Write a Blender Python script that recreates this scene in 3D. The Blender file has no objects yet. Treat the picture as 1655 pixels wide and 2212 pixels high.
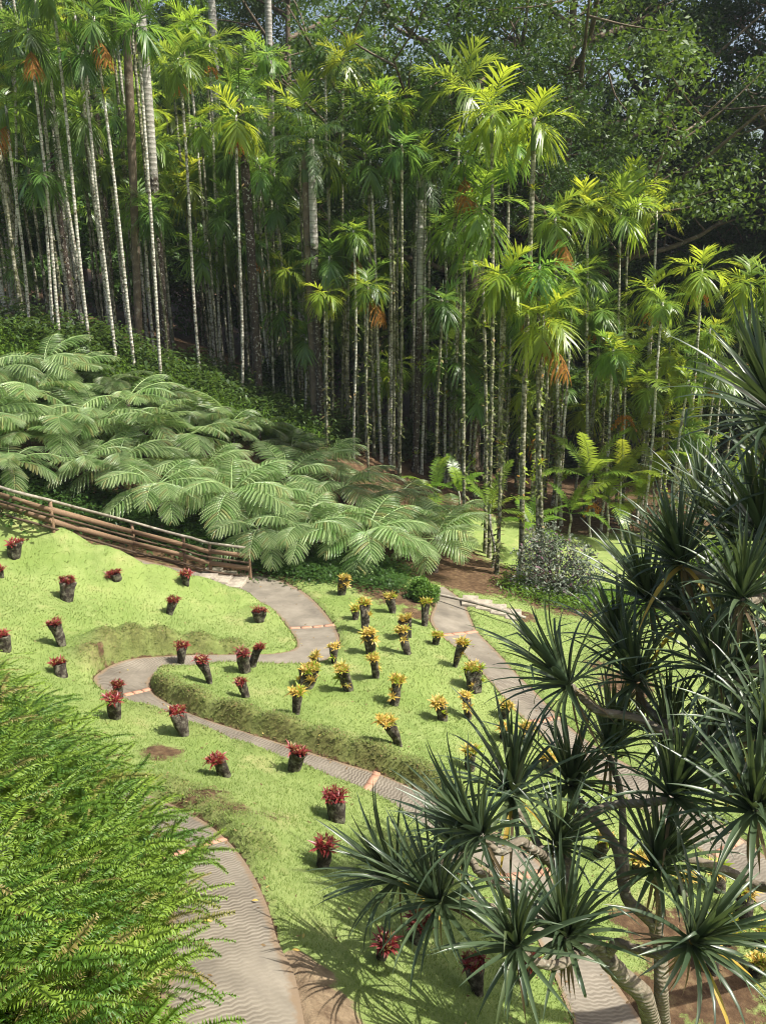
import bpy, math, numpy as np
from mathutils import Vector
R=math.radians
rng=np.random.default_rng(11)
sc=bpy.context.scene
COL=sc.collection
# ------------------------------------------------------------------ camera
F=1736.0; TH=R(17.0); UC,VC=827.5,1106.0; CAMZ=12.0     # F, UC, VC measured on a 1655x2212 view of the photo
cam=bpy.data.cameras.new('camera'); camo=bpy.data.objects.new('camera',cam); COL.objects.link(camo)
cam.sensor_fit='VERTICAL'; cam.sensor_height=24; cam.lens=24*F/2212; cam.clip_start=0.1; cam.clip_end=3000
camo.location=(0,0,CAMZ); camo.rotation_euler=(R(90)-TH,0,0); sc.camera=camo
# ------------------------------------------------------------------ light
SUN_EL,SUN_AZ=R(57),R(106)        # azimuth from +Y towards +X
sv=Vector((math.sin(SUN_AZ)*math.cos(SUN_EL),math.cos(SUN_AZ)*math.cos(SUN_EL),math.sin(SUN_EL)))
w=bpy.data.worlds.new('World'); sc.world=w; w.use_nodes=True
nt=w.node_tree; bg=nt.nodes['Background']; sky=nt.nodes.new('ShaderNodeTexSky'); sky.sky_type='NISHITA'
sky.sun_disc=False; sky.sun_elevation=SUN_EL; sky.sun_rotation=SUN_AZ; sky.dust_density=5; sky.air_density=1.2
nt.links.new(sky.outputs[0],bg.inputs[0]); bg.inputs[1].default_value=0.10
sl=bpy.data.lights.new('sun','SUN'); sl.energy=5.0; sl.angle=R(0.6); sl.color=(1,0.955,0.87)
so=bpy.data.objects.new('sun',sl); COL.objects.link(so); so.rotation_euler=sv.to_track_quat('Z','Y').to_euler()
sc.view_settings.view_transform='Standard'; sc.view_settings.look='None'; sc.view_settings.exposure=0.92; sc.view_settings.gamma=1
cy=sc.cycles; cy.max_bounces=7; cy.diffuse_bounces=3; cy.glossy_bounces=2; cy.transmission_bounces=4; cy.transparent_max_bounces=4
cy.use_denoising=True; cy.caustics_reflective=False; cy.caustics_refractive=False; cy.sample_clamp_indirect=6; cy.filter_width=1.05; cy.adaptive_threshold=0.006
# ------------------------------------------------------------------ terrain function
CT,ST=math.cos(TH),math.sin(TH)
def ray(u,v):
    x=(u-UC)/F; y=-(v-VC)/F
    return np.array([x,CT+y*ST,-ST+y*CT])
def px(u,v,drop):
    d=ray(u,v); t=-drop/d[2]
    return (d[0]*t,d[1]*t,CAMZ-drop)
CP=[(600,2212,6.3),(350,2212,5.9),(580,1930,6.9),(900,2000,7.9),(700,1800,7.8),(450,1640,8.0),(330,1490,8.4),(450,1440,8.55),(640,1520,8.6),
(760,1690,8.65),(600,1600,8.5),(860,1600,8.75),(1025,1465,9.2),(800,1340,9.2),(737,1265,9.4),(920,1320,9.6),(680,1350,9.3),(560,1250,9.5),
(370,1310,8.8),(150,1270,7.9),(30,1190,7.3),(20,1380,7.5),(130,1370,7.8),(250,1240,8.3),(0,1115,7.6),(230,1180,8.6),(400,1225,9.1),
(240,1440,8.3),(400,1415,8.55),(600,1400,8.9),(1010,1370,9.8),(1170,1560,9.7),(950,1300,9.9),(1100,1420,9.9),(1350,1500,9.9),(1640,1900,9.7),
(1300,2212,9.4),(1150,1950,9.1),(1500,2100,9.5),(1000,2100,8.4),(730,1750,8.1),(480,1900,6.9),(400,1780,7.3),(300,1720,7.4),(200,1640,7.6),
(1100,1220,11.2),(1300,1160,11.8),(1020,1010,11.8),(1200,1080,11.8),(100,770,3.6),(300,840,5.0),(500,900,6.4),(700,970,7.9),(880,1040,9.6),(1050,1130,11.0),
(1450,1100,11.8),(1640,1150,11.6),(1640,1400,10.4),(250,1040,7.6),(600,1150,9.2),(800,1190,10.2),(-300,900,5.5),(-300,1200,6.8)]
WP=[(-30,70,11.5),(-60,40,13),(-12,60,7),(8,70,2),(30,70,0),(60,60,0),(60,20,1),(25,5,2.3),(0,-10,9),(-12,0,9.5),(-20,12,8),(12,-5,4),(-40,15,9),(-1,1,7.5)]
TP=[px(*c) for c in CP]+WP
TP=np.array(TP)
def tpsk(r2): return 0.5*r2*np.log(r2+1e-9)
def fit(P,lam):
    n=len(P); X=P[:,:2]; S=30.0; A=X/S
    K=tpsk(((A[:,None]-A[None])**2).sum(-1))+lam*np.eye(n)
    Q=np.c_[np.ones(n),A]
    M=np.block([[K,Q],[Q.T,np.zeros((3,3))]])
    return A,np.linalg.solve(M,np.r_[P[:,2],0,0,0]),S
A_,W_,S_=fit(TP,0.0015)
def base(x,y):
    x=np.asarray(x,float);y=np.asarray(y,float); sh=x.shape
    a=np.stack([x.ravel(),y.ravel()],1)/S_
    out=np.empty(len(a))
    for i in range(0,len(a),20000):
        b=a[i:i+20000]
        r=((b[:,None]-A_[None])**2).sum(-1)
        out[i:i+20000]=tpsk(r)@W_[:-3]+W_[-3]+b@W_[-2:]
    return out.reshape(sh)
def smooth(a,b,x):
    t=np.clip((x-a)/(b-a),0,1); return t*t*(3-2*t)
def xb(y):      # foot line of the fern bank on the left
    return np.interp(y,[2,5,7.2,8.6,10,12,14],[-1.7,-2.15,-2.75,-3.7,-5.0,-7.2,-9.5])
def gz(x,y):
    """ground without the small path banks"""
    x=np.asarray(x,float); y=np.asarray(y,float)
    z=base(x,y)
    d=xb(y)-x
    h=np.clip(d,0,None); h=2.1*(1-np.exp(-h/1.9))
    z=z+h*smooth(14.5,11,y)
    return z
def hitf(u,v,h=0.0,f=None,t0=4.0):
    f=f or gz
    d=ray(u,v); t=np.arange(t0,110,0.25)
    P=d[None]*t[:,None]; P[:,2]+=CAMZ
    g=P[:,2]-f(P[:,0],P[:,1])-h
    k=np.where((g[:-1]>0)&(g[1:]<=0))[0]
    k=k[0] if len(k) else len(t)-2
    a,b=t[k],t[k+1]
    for _ in range(14):
        m=(a+b)/2; p=d*m; p[2]+=CAMZ
        if p[2]-float(f(p[0],p[1]))-h>0: a=m
        else: b=m
    p=d*b; p[2]+=CAMZ
    return p
def at_y(u,v,y):
    d=ray(u,v); t=y/d[1]; p=d*t; p[2]+=CAMZ; return p
def at_d(u,v,D):
    d=ray(u,v); p=d/np.linalg.norm(d)*D; p[2]+=CAMZ; return p
def ground_uy(u,y):
    z=1.0
    for _ in range(12):
        zc=y*CT+(CAMZ-z)*ST; x=(u-UC)/F*zc; z=float(gz(x,y))
    return np.array([x,y,z])
# ------------------------------------------------------------------ object helpers
def link(o,parent=None):
    COL.objects.link(o)
    if parent is not None: o.parent=parent
    return o
def tag(o,label=None,cat=None,group=None,kind=None):
    if label: o['label']=label
    if cat: o['category']=cat
    if group: o['group']=group
    if kind: o['kind']=kind
    return o
def empty(name,loc=(0,0,0),rz=0,label=None,cat=None,group=None):
    o=bpy.data.objects.new(name,None); o.empty_display_size=0.2; COL.objects.link(o)
    o.location=tuple(loc); o.rotation_euler=(0,0,rz); return tag(o,label,cat,group)
class MB:
    def __init__(s): s.V=[];s.Q=[];s.T=[];s.n=0;s.mq=[];s.mt=[]
    def add(s,V,Q=None,T=None,m=0):
        V=np.asarray(V,float)
        s.V.append(V)
        if Q is not None and len(Q): s.Q.append(np.asarray(Q,int)+s.n); s.mq.append(np.full(len(Q),m))
        if T is not None and len(T): s.T.append(np.asarray(T,int)+s.n); s.mt.append(np.full(len(T),m))
        s.n+=len(V)
    def arrays(s):
        V=np.concatenate(s.V) if s.V else np.zeros((0,3))
        Q=np.concatenate(s.Q) if s.Q else np.zeros((0,4),int)
        T=np.concatenate(s.T) if s.T else np.zeros((0,3),int)
        mi=np.concatenate(s.mq+s.mt) if (s.mq or s.mt) else np.zeros(0,int)
        return V,Q,T,mi
    def addmb(s,o,M=None,m=None):
        V,Q,T,mi=o.arrays() if isinstance(o,MB) else o
        if M is not None: V=V@M[:3,:3].T+M[:3,3]
        s.V.append(V)
        if len(Q): s.Q.append(Q+s.n); s.mq.append(mi[:len(Q)] if m is None else np.full(len(Q),m))
        if len(T): s.T.append(T+s.n); s.mt.append(mi[len(Q):] if m is None else np.full(len(T),m))
        s.n+=len(V)
    def mesh(s,name,mats,smooth=False):
        V,Q,T,mi=s.arrays()
        me=bpy.data.meshes.new(name)
        me.vertices.add(len(V)); me.vertices.foreach_set('co',V.astype(np.float32).ravel())
        lv=np.concatenate([Q.ravel(),T.ravel()]).astype(np.int32)
        me.loops.add(len(lv)); me.loops.foreach_set('vertex_index',lv)
        ls=np.concatenate([np.arange(len(Q))*4,len(Q)*4+np.arange(len(T))*3]).astype(np.int32)
        me.polygons.add(len(ls)); me.polygons.foreach_set('loop_start',ls)
        me.polygons.foreach_set('material_index',mi.astype(np.int32))
        me.update(calc_edges=True); me.validate()
        if smooth: me.polygons.foreach_set('use_smooth',np.ones(len(me.polygons),bool))
        for m in (mats if isinstance(mats,(list,tuple)) else [mats]): me.materials.append(m)
        return me
    def obj(s,name,mats,parent=None,smooth=False,loc=None):
        o=bpy.data.objects.new(name,s.mesh(name,mats,smooth)); link(o,parent)
        if loc is not None: o.location=tuple(loc)
        return o
def inst(name,me,parent=None,loc=(0,0,0),rot=(0,0,0),s=1.0,color=None):
    o=bpy.data.objects.new(name,me); link(o,parent); o.location=tuple(loc); o.rotation_euler=rot
    o.scale=(s,s,s) if np.isscalar(s) else s
    if color is not None: o.color=(*color,1)
    return o
def rotz(a):
    c,s=math.cos(a),math.sin(a); return np.array([[c,-s,0],[s,c,0],[0,0,1.0]])
def rotaxis(ax,a):
    ax=np.asarray(ax,float); ax/=np.linalg.norm(ax); K=np.array([[0,-ax[2],ax[1]],[ax[2],0,-ax[0]],[-ax[1],ax[0],0]])
    return np.eye(3)+math.sin(a)*K+(1-math.cos(a))*K@K
def align_z(d):
    d=np.asarray(d,float)/np.linalg.norm(d); z=np.array([0,0,1.0]); c=np.cross(z,d); n=np.linalg.norm(c)
    return np.eye(3) if n<1e-6 else rotaxis(c,math.atan2(n,d[2]))
def M4(Rm,t,s=1.0):
    M=np.eye(4); M[:3,:3]=Rm*s; M[:3,3]=t; return M
def tube(P,r,n=8,cap=True,jit=0.0,g=None):
    P=np.asarray(P,float); N=len(P); r=np.broadcast_to(r,(N,)).astype(float)
    T=np.gradient(P,axis=0); T/=np.linalg.norm(T,axis=1)[:,None]+1e-12
    ref=np.array([0,0,1.0]) if abs(T[:,2]).mean()<0.8 else np.array([1.0,0,0])
    A=np.cross(T,ref); A/=np.linalg.norm(A,axis=1)[:,None]+1e-12; B=np.cross(T,A)
    a=np.arange(n)*2*math.pi/n
    rr=r[:,None]*(1+(jit*(g or rng).standard_normal((N,n)) if jit else 0))
    V=P[:,None]+A[:,None]*(np.cos(a)*rr)[...,None]+B[:,None]*(np.sin(a)*rr)[...,None]
    V=V.reshape(-1,3); i=np.arange(N-1)[:,None]*n; j=np.arange(n)[None]; k=(j+1)%n
    Q=np.stack([i+j,i+k,i+n+k,i+n+j],-1).reshape(-1,4)
    Tr=None
    if cap:
        V=np.r_[V,P[-1:]]; c=len(V)-1; o=(N-1)*n; Tr=np.stack([o+np.arange(n),o+(np.arange(n)+1)%n,np.full(n,c)],-1)
    return V,Q,Tr
def strip(P,W,S):
    """flat ribbon: centre points P, half widths W, side vectors S"""
    L=P-S*W[:,None]; Rr=P+S*W[:,None]; n=len(P)
    V=np.empty((2*n,3)); V[0::2]=L; V[1::2]=Rr
    i=np.arange(n-1)*2
    return V,np.stack([i,i+1,i+3,i+2],-1)
def vstrip(P,W,S,U,fold):
    """ribbon folded along its middle (a V leaf)"""
    n=len(P); V=np.empty((3*n,3)); V[0::3]=P-S*W[:,None]+U*(W*fold)[:,None]; V[1::3]=P; V[2::3]=P+S*W[:,None]+U*(W*fold)[:,None]
    i=np.arange(n-1)*3
    return V,np.r_[np.stack([i,i+1,i+4,i+3],-1),np.stack([i+1,i+2,i+5,i+4],-1)]
def box(c,s,Rm=None):
    V=np.array([[x,y,z] for x in(-.5,.5) for y in(-.5,.5) for z in(-.5,.5)])*np.asarray(s)
    if Rm is not None: V=V@Rm.T
    return V+np.asarray(c),np.array([[0,1,3,2],[4,6,7,5],[0,4,5,1],[2,3,7,6],[0,2,6,4],[1,5,7,3]])
def catmull(P,k=6):
    P=np.asarray(P,float); Q=np.r_[2*P[:1]-P[1:2],P,2*P[-1:]-P[-2:-1]]; out=[]
    for i in range(1,len(Q)-2):
        for t in np.arange(k)/k:
            a,b,c,d=Q[i-1],Q[i],Q[i+1],Q[i+2]
            out.append(0.5*((2*b)+(-a+c)*t+(2*a-5*b+4*c-d)*t*t+(-a+3*b-3*c+d)*t**3))
    out.append(P[-1]); return np.array(out)
# ------------------------------------------------------------------ materials
class NT:
    def __init__(s,name):
        s.m=bpy.data.materials.new(name); s.m.use_nodes=True; s.t=s.m.node_tree; s.N=s.t.nodes; s.L=s.t.links
        s.b=s.N['Principled BSDF']; s.out=s.N['Material Output']
    def n(s,ty,**k):
        o=s.N.new('ShaderNode'+ty)
        for a,v in k.items(): setattr(o,a,v)
        return o
    def l(s,a,b): s.L.new(a,b)
    def noise(s,scale,det=4,vec=None,rough=0.55):
        o=s.n('TexNoise'); o.inputs['Scale'].default_value=scale; o.inputs['Detail'].default_value=det; o.inputs['Roughness'].default_value=rough
        if vec is not None: s.l(vec,o.inputs['Vector'])
        return o.outputs[0]
    def ramp(s,f,stops,interp='LINEAR'):
        o=s.n('ValToRGB'); o.color_ramp.interpolation=interp; e=o.color_ramp.elements
        while len(e)>len(stops): e.remove(e[-1])
        while len(e)<len(stops): e.new(0.5)
        for q,(p,c) in zip(e,stops): q.position=p; q.color=(*c,1) if not np.isscalar(c) else (c,c,c,1)
        s.l(f,o.inputs[0]); return o.outputs[0]
    def mix(s,f,a,b,mode='MIX'):
        o=s.n('Mix',data_type='RGBA',blend_type=mode)
        for i,x in ((0,f),(6,a),(7,b)):
            if isinstance(x,(int,float)): o.inputs[i].default_value=x
            elif isinstance(x,tuple): o.inputs[i].default_value=(*x,1)
            else: s.l(x,o.inputs[i])
        return o.outputs[2]
    def math(s,op,a,b=0.0,c=None):
        o=s.n('Math',operation=op)
        for i,x in enumerate((a,b) if c is None else (a,b,c)):
            if isinstance(x,(int,float)): o.inputs[i].default_value=x
            else: s.l(x,o.inputs[i])
        return o.outputs[0]
    def bump(s,h,st=0.5,d=0.02):
        o=s.n('Bump'); o.inputs['Strength'].default_value=st; o.inputs['Distance'].default_value=d; s.l(h,o.inputs['Height']); s.l(o.outputs[0],s.b.inputs['Normal'])
        return o.outputs[0]
    def obj(s): return s.n('TexCoord').outputs['Object']
    def pos(s): return s.n('NewGeometry').outputs['Position']
def leafmat(name,c1,c2,tc,tr=0.35,rough=0.42,spec=0.5,c3=None,objcol=False):
    t=NT(name); r=t.n('NewGeometry').outputs['Random Per Island']
    st=[(0,c1),(1,c2)] if c3 is None else [(0,c1),(0.88,c2),(0.92,c3),(1,c3)]
    c=t.ramp(r,st); lo=t.noise(1.3,2,t.pos()); 
    c=t.mix(t.math('MULTIPLY',lo,0.5),c,tuple(0.55*x for x in c1))
    if objcol:
        oc=t.n('ObjectInfo').outputs['Color']; c=t.mix(1.0,c,oc,'MULTIPLY')
    t.l(c,t.b.inputs['Base Color']); t.b.inputs['Roughness'].default_value=rough; t.b.inputs['Specular IOR Level'].default_value=spec
    tl=t.n('BsdfTranslucent'); tcol=t.mix(0.65,c,tc) if not objcol else t.mix(1.0,t.mix(0.65,c,tc),t.n('ObjectInfo').outputs['Color'],'MULTIPLY')
    t.l(tcol,tl.inputs[0]); ms=t.n('MixShader'); ms.inputs[0].default_value=tr; t.l(t.b.outputs[0],ms.inputs[1]); t.l(tl.outputs[0],ms.inputs[2]); t.l(ms.outputs[0],t.out.inputs[0])
    return t.m
def mat_ground():
    t=NT('lawn_and_soil'); p=t.pos()
    n1=t.noise(0.55,3,p); n2=t.noise(3.5,4,p); n3=t.noise(38,5,p,0.7); n4=t.noise(120,3,p,0.7)
    g=t.ramp(n2,[(0.28,(0.12,0.18,0.047)),(0.5,(0.175,0.235,0.07)),(0.72,(0.25,0.30,0.11))])
    g=t.mix(t.ramp(n1,[(0.42,0.0),(0.62,0.55)]),g,(0.29,0.34,0.12))
    g=t.mix(t.ramp(n3,[(0.40,0.65),(0.60,0.0)]),g,(0.12,0.175,0.035))
    g=t.mix(t.ramp(n4,[(0.52,0.0),(0.75,0.55)]),g,(0.40,0.44,0.18))
    dp=t.noise(1.1,6,p,0.7); g=t.mix(t.ramp(dp,[(0.56,0.0),(0.70,0.38)]),g,(0.36,0.30,0.15)); g=t.mix(t.ramp(t.noise(0.35,3,p),[(0.35,0.4),(0.5,0.0)]),g,(0.14,0.21,0.04))
    s=t.ramp(t.noise(6,5,p,0.65),[(0.3,(0.045,0.026,0.014)),(0.52,(0.10,0.06,0.032)),(0.75,(0.20,0.14,0.075))])
    s=t.mix(t.ramp(n4,[(0.5,0.0),(0.7,0.5)]),s,(0.05,0.035,0.02))
    a=t.n('Attribute',attribute_name='soil').outputs['Fac']
    m=t.math('ADD',a,t.math('MULTIPLY',t.math('SUBTRACT',t.noise(4.5,5,p,0.7),0.5),1.1))
    m=t.ramp(m,[(0.42,0.0),(0.58,1.0)])
    b=t.n('Attribute',attribute_name='bank').outputs['Fac']
    bc=t.ramp(t.noise(9,5,p,0.7),[(0.35,(0.04,0.026,0.014)),(0.5,(0.10,0.085,0.03)),(0.7,(0.20,0.21,0.07))])
    g=t.mix(t.math('MULTIPLY',b,0.8),g,bc)
    a2=t.n('Attribute',attribute_name='sand').outputs['Fac']
    sd=t.ramp(t.noise(5,5,p,0.65),[(0.3,(0.10,0.065,0.04)),(0.6,(0.27,0.2,0.125))])
    m2=t.ramp(t.math('ADD',a2,t.math('MULTIPLY',t.math('SUBTRACT',t.noise(3.5,5,p,0.7),0.5),0.9)),[(0.42,0.0),(0.58,1.0)])
    t.l(t.mix(m2,t.mix(m,g,s),sd),t.b.inputs['Base Color']); t.b.inputs['Roughness'].default_value=0.9; t.b.inputs['Specular IOR Level'].default_value=0.15
    h=t.math('ADD',t.math('MULTIPLY',n3,1.0),t.math('MULTIPLY',n4,0.6)); t.bump(h,0.75,0.03)
    return t.m
def mat_path():
    t=NT('raked_concrete'); uv=t.n('UVMap',uv_map='path'); sp=t.n('SeparateXYZ'); t.l(uv.outputs[0],sp.inputs[0]); u,v=sp.outputs[0],sp.outputs[1]
    p=t.pos(); wob=t.math('MULTIPLY',t.math('SINE',t.math('MULTIPLY',v,2*math.pi/0.17)),0.008)
    nz=t.math('MULTIPLY',t.math('SUBTRACT',t.noise(1.6,3,p),0.5),0.16)
    nz2=t.math('MULTIPLY',t.math('SUBTRACT',t.noise(7,2,p),0.5),0.035)
    ph=t.math('ADD',t.math('ADD',u,wob),t.math('ADD',nz,nz2))
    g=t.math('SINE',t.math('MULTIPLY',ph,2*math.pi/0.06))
    c=t.ramp(t.noise(1.4,5,p,0.6),[(0.3,(0.105,0.092,0.072)),(0.5,(0.168,0.148,0.115)),(0.7,(0.235,0.208,0.163))])
    c=t.mix(t.ramp(t.noise(70,3,p,0.8),[(0.4,0.0),(0.75,0.5)]),c,(0.16,0.14,0.115))
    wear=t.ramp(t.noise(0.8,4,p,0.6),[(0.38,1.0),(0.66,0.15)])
    gm=t.math('MULTIPLY',t.ramp(g,[(0.0,1.0),(0.30,0.0)]),wear)   # darkened groove lines: settled dirt plus groove shadow painted in
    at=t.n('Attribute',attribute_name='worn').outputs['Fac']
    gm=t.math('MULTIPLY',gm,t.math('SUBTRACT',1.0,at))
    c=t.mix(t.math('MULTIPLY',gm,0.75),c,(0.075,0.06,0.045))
    ed=t.n('Attribute',attribute_name='edge').outputs['Fac']
    em=t.ramp(t.math('ADD',ed,t.math('MULTIPLY',t.math('SUBTRACT',t.noise(5,5,p,0.7),0.5),0.9)),[(0.55,0.0),(0.8,0.85)])
    c=t.mix(em,c,(0.17,0.12,0.075))
    c=t.mix(t.ramp(t.noise(2.2,6,p,0.7),[(0.55,0.0),(0.75,0.45)]),c,(0.11,0.095,0.08))
    t.l(c,t.b.inputs['Base Color']); t.b.inputs['Roughness'].default_value=0.88; t.b.inputs['Specular IOR Level'].default_value=0.2
    h=t.math('ADD',t.math('MULTIPLY',t.math('MULTIPLY',g,t.math('SUBTRACT',1.0,at)),0.5),t.math('MULTIPLY',t.noise(60,3,p,0.8),0.6)); t.bump(h,0.4,0.007)
    return t.m
def mat_bark(name,c_light,c_dark,blotch,rings=0.12,ring_amt=0.35,scale=9,thr=(0.5,0.62),rough=0.85,lower=None):
    t=NT(name); p=t.pos(); o=t.obj(); sp=t.n('SeparateXYZ'); t.l(o,sp.inputs[0])
    c=t.ramp(t.noise(3,4,p),[(0.3,c_dark),(0.7,c_light)])
    c=t.mix(t.ramp(t.noise(scale,5,p,0.65),[(thr[0],0.0),(thr[1],0.9)]),c,blotch)
    rg=t.math('SINE',t.math('MULTIPLY',t.math('ADD',sp.outputs[2],t.math('MULTIPLY',t.noise(5,2,p),0.05)),2*math.pi/rings))
    c=t.mix(t.math('MULTIPLY',t.ramp(rg,[(0.75,0.0),(1.0,1.0)]),ring_amt),c,(0.07,0.06,0.045))
    if lower:
        lc=t.mix(t.ramp(t.noise(10,5,p,0.65),[(0.56,0.0),(0.62,0.9)]),lower[0],lower[1])
        zf=t.math('ADD',t.math('MULTIPLY',sp.outputs[2],1/lower[2]),t.math('MULTIPLY',t.math('SUBTRACT',t.noise(2.5,4,p),0.5),0.6))
        c=t.mix(t.ramp(zf,[(0.85,0.0),(1.1,1.0)]),lc,c)
    t.l(c,t.b.inputs['Base Color']); t.b.inputs['Roughness'].default_value=rough; t.b.inputs['Specular IOR Level'].default_value=0.2
    t.bump(t.math('ADD',t.noise(scale*2,4,p),t.math('MULTIPLY',rg,0.3)),0.6,0.03)
    return t.m
def mat_plain(name,stops,scale=8,rough=0.8,bump=0.5,bd=0.02,spec=0.3,det=5,stretch=None):
    t=NT(name); p=t.obj()
    if stretch:
        mp=t.n('Mapping'); mp.inputs['Scale'].default_value=stretch; t.l(p,mp.inputs[0]); p=mp.outputs[0]
    n=t.noise(scale,det,p,0.65); t.l(t.ramp(n,stops),t.b.inputs['Base Color']); t.b.inputs['Roughness'].default_value=rough; t.b.inputs['Specular IOR Level'].default_value=spec
    t.bump(t.noise(scale*2.5,det,p,0.7),bump,bd); return t.m
M={}
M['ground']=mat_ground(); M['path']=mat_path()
M['areca_bark']=mat_bark('pale_palm_bark',(0.56,0.54,0.47),(0.30,0.285,0.235),(0.085,0.065,0.04),0.14,0.55,7,(0.52,0.60))
M['mossy_bark']=mat_bark('mossy_palm_bark',(0.40,0.38,0.30),(0.2,0.19,0.13),(0.06,0.065,0.02),0.14,0.4,5,(0.44,0.55))
M['royal_bark']=mat_bark('smooth_grey_palm_bark',(0.40,0.385,0.34),(0.25,0.235,0.205),(0.50,0.49,0.44),0.22,0.5,5,(0.55,0.66),lower=((0.05,0.038,0.028),(0.36,0.35,0.30),9.0))
M['dark_bark']=mat_bark('dark_lichened_bark',(0.075,0.055,0.04),(0.03,0.022,0.016),(0.38,0.37,0.33),0.3,0.3,9,(0.56,0.63))
M['brown_bark']=mat_bark('brown_bark',(0.17,0.13,0.09),(0.08,0.06,0.042),(0.30,0.28,0.22),0.5,0.15,6,(0.58,0.7))
M['white_bark']=mat_bark('white_bark',(0.36,0.345,0.31),(0.2,0.19,0.165),(0.2,0.17,0.12),0.1,0.4,16,(0.55,0.7))
M['pand_bark']=mat_bark('pandanus_bark',(0.21,0.18,0.13),(0.11,0.09,0.065),(0.32,0.31,0.25),0.05,0.45,11,(0.55,0.68))
M['shaft']=leafmat('palm_crownshaft',(0.05,0.10,0.02),(0.08,0.14,0.03),(0.1,0.2,0.03),0.05,0.4)
M['areca']=leafmat('areca_leaf',(0.065,0.145,0.022),(0.16,0.27,0.045),(0.45,0.62,0.08),0.46,0.38,0.65,objcol=True)
M['royal']=leafmat('royal_palm_leaf',(0.028,0.065,0.010),(0.06,0.12,0.018),(0.18,0.32,0.03),0.3,0.4,0.5)
M['dead']=leafmat('dead_frond',(0.22,0.085,0.02),(0.42,0.22,0.04),(0.6,0.3,0.05),0.35,0.7,0.2)
M['fruit']=mat_plain('orange_fruit',[(0.3,(0.3,0.10,0.01)),(0.7,(0.6,0.26,0.03))],30,0.5)
M['tfern']=leafmat('tree_fern_leaf',(0.16,0.31,0.09),(0.56,0.70,0.34),(0.58,0.74,0.18),0.40,0.28,1.0,c3=(0.50,0.46,0.2),objcol=True)  # base colours paled: sheen and backlight of the fronds are painted in
M['sfern']=leafmat('sword_fern_leaf',(0.045,0.13,0.014),(0.27,0.40,0.045),(0.42,0.56,0.06),0.4,0.48,0.45,c3=(0.30,0.23,0.08))
M['broad']=leafmat('broad_tree_leaf',(0.026,0.055,0.013),(0.080,0.135,0.035),(0.15,0.24,0.03),0.28,0.55,0.4,objcol=True)
M['under']=leafmat('undergrowth_leaf',(0.05,0.12,0.012),(0.13,0.22,0.025),(0.28,0.42,0.03),0.35,0.45,0.5)
M['cover']=leafmat('ground_cover_leaf',(0.018,0.05,0.008),(0.05,0.11,0.02),(0.15,0.28,0.03),0.3,0.5,0.4)  # colour lowered: the shade under the tree ferns is painted in
M['bankleaf']=leafmat('bank_leaf',(0.09,0.11,0.03),(0.20,0.23,0.07),(0.25,0.33,0.05),0.3,0.6,0.3,c3=(0.26,0.17,0.08))
M['grass']=leafmat('grass_blade',(0.14,0.215,0.045),(0.26,0.34,0.10),(0.42,0.48,0.12),0.35,0.55,0.3)
M['pand']=leafmat('pandanus_leaf',(0.030,0.052,0.028),(0.090,0.130,0.062),(0.16,0.22,0.05),0.18,0.36,0.5,c3=(0.10,0.13,0.05))
M['pand_old']=leafmat('old_pandanus_leaf',(0.35,0.22,0.03),(0.45,0.33,0.05),(0.5,0.4,0.05),0.3,0.5,0.4)
M['brom_red']=leafmat('red_bromeliad',(0.15,0.015,0.017),(0.31,0.05,0.045),(0.42,0.06,0.04),0.25,0.4,0.5,c3=(0.30,0.28,0.08),objcol=True)
M['brom_yel']=leafmat('yellow_bromeliad',(0.50,0.33,0.05),(0.68,0.50,0.15),(0.7,0.5,0.08),0.3,0.45,0.5,c3=(0.32,0.38,0.06),objcol=True)
M['brom_grn']=leafmat('green_bromeliad',(0.16,0.26,0.02),(0.38,0.45,0.04),(0.5,0.6,0.04),0.4,0.45,0.5,c3=(0.45,0.15,0.03))
M['greybush']=leafmat('grey_bush_leaf',(0.06,0.09,0.045),(0.22,0.24,0.19),(0.15,0.2,0.1),0.2,0.5,0.4,c3=(0.16,0.06,0.10))
M['shrub']=leafmat('clipped_shrub_leaf',(0.05,0.13,0.015),(0.13,0.24,0.03),(0.2,0.35,0.03),0.3,0.5,0.4)
M['stump']=mat_plain('weathered_stump',[(0.3,(0.018,0.014,0.011)),(0.48,(0.055,0.045,0.035)),(0.58,(0.14,0.13,0.095)),(0.75,(0.30,0.28,0.22))],9,0.92,1.0,0.05,0.15)
M['plank']=mat_plain('weathered_plank',[(0.3,(0.10,0.06,0.035)),(0.6,(0.23,0.15,0.09)),(0.8,(0.38,0.29,0.2))],4,0.8,0.5,0.01,stretch=(0.6,8,12))
M['pole']=mat_plain('grey_pole_wood',[(0.3,(0.10,0.085,0.06)),(0.6,(0.28,0.25,0.2)),(0.8,(0.45,0.42,0.36))],5,0.8,0.4,0.01)
M['darkpole']=mat_plain('dark_pole_wood',[(0.3,(0.03,0.02,0.012)),(0.7,(0.11,0.075,0.045))],5,0.85,0.4,0.01)
M['tile']=mat_plain('terracotta_tile',[(0.3,(0.30,0.15,0.095)),(0.55,(0.40,0.215,0.14)),(0.72,(0.26,0.2,0.15))],14,0.8,0.2,0.005)
M['concrete']=mat_plain('old_concrete',[(0.3,(0.15,0.13,0.10)),(0.6,(0.32,0.28,0.22))],6,0.9,0.5,0.01)
M['pand_dry']=leafmat('dry_pandanus_leaf',(0.10,0.07,0.04),(0.24,0.18,0.10),(0.2,0.15,0.06),0.15,0.8,0.2)
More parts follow.
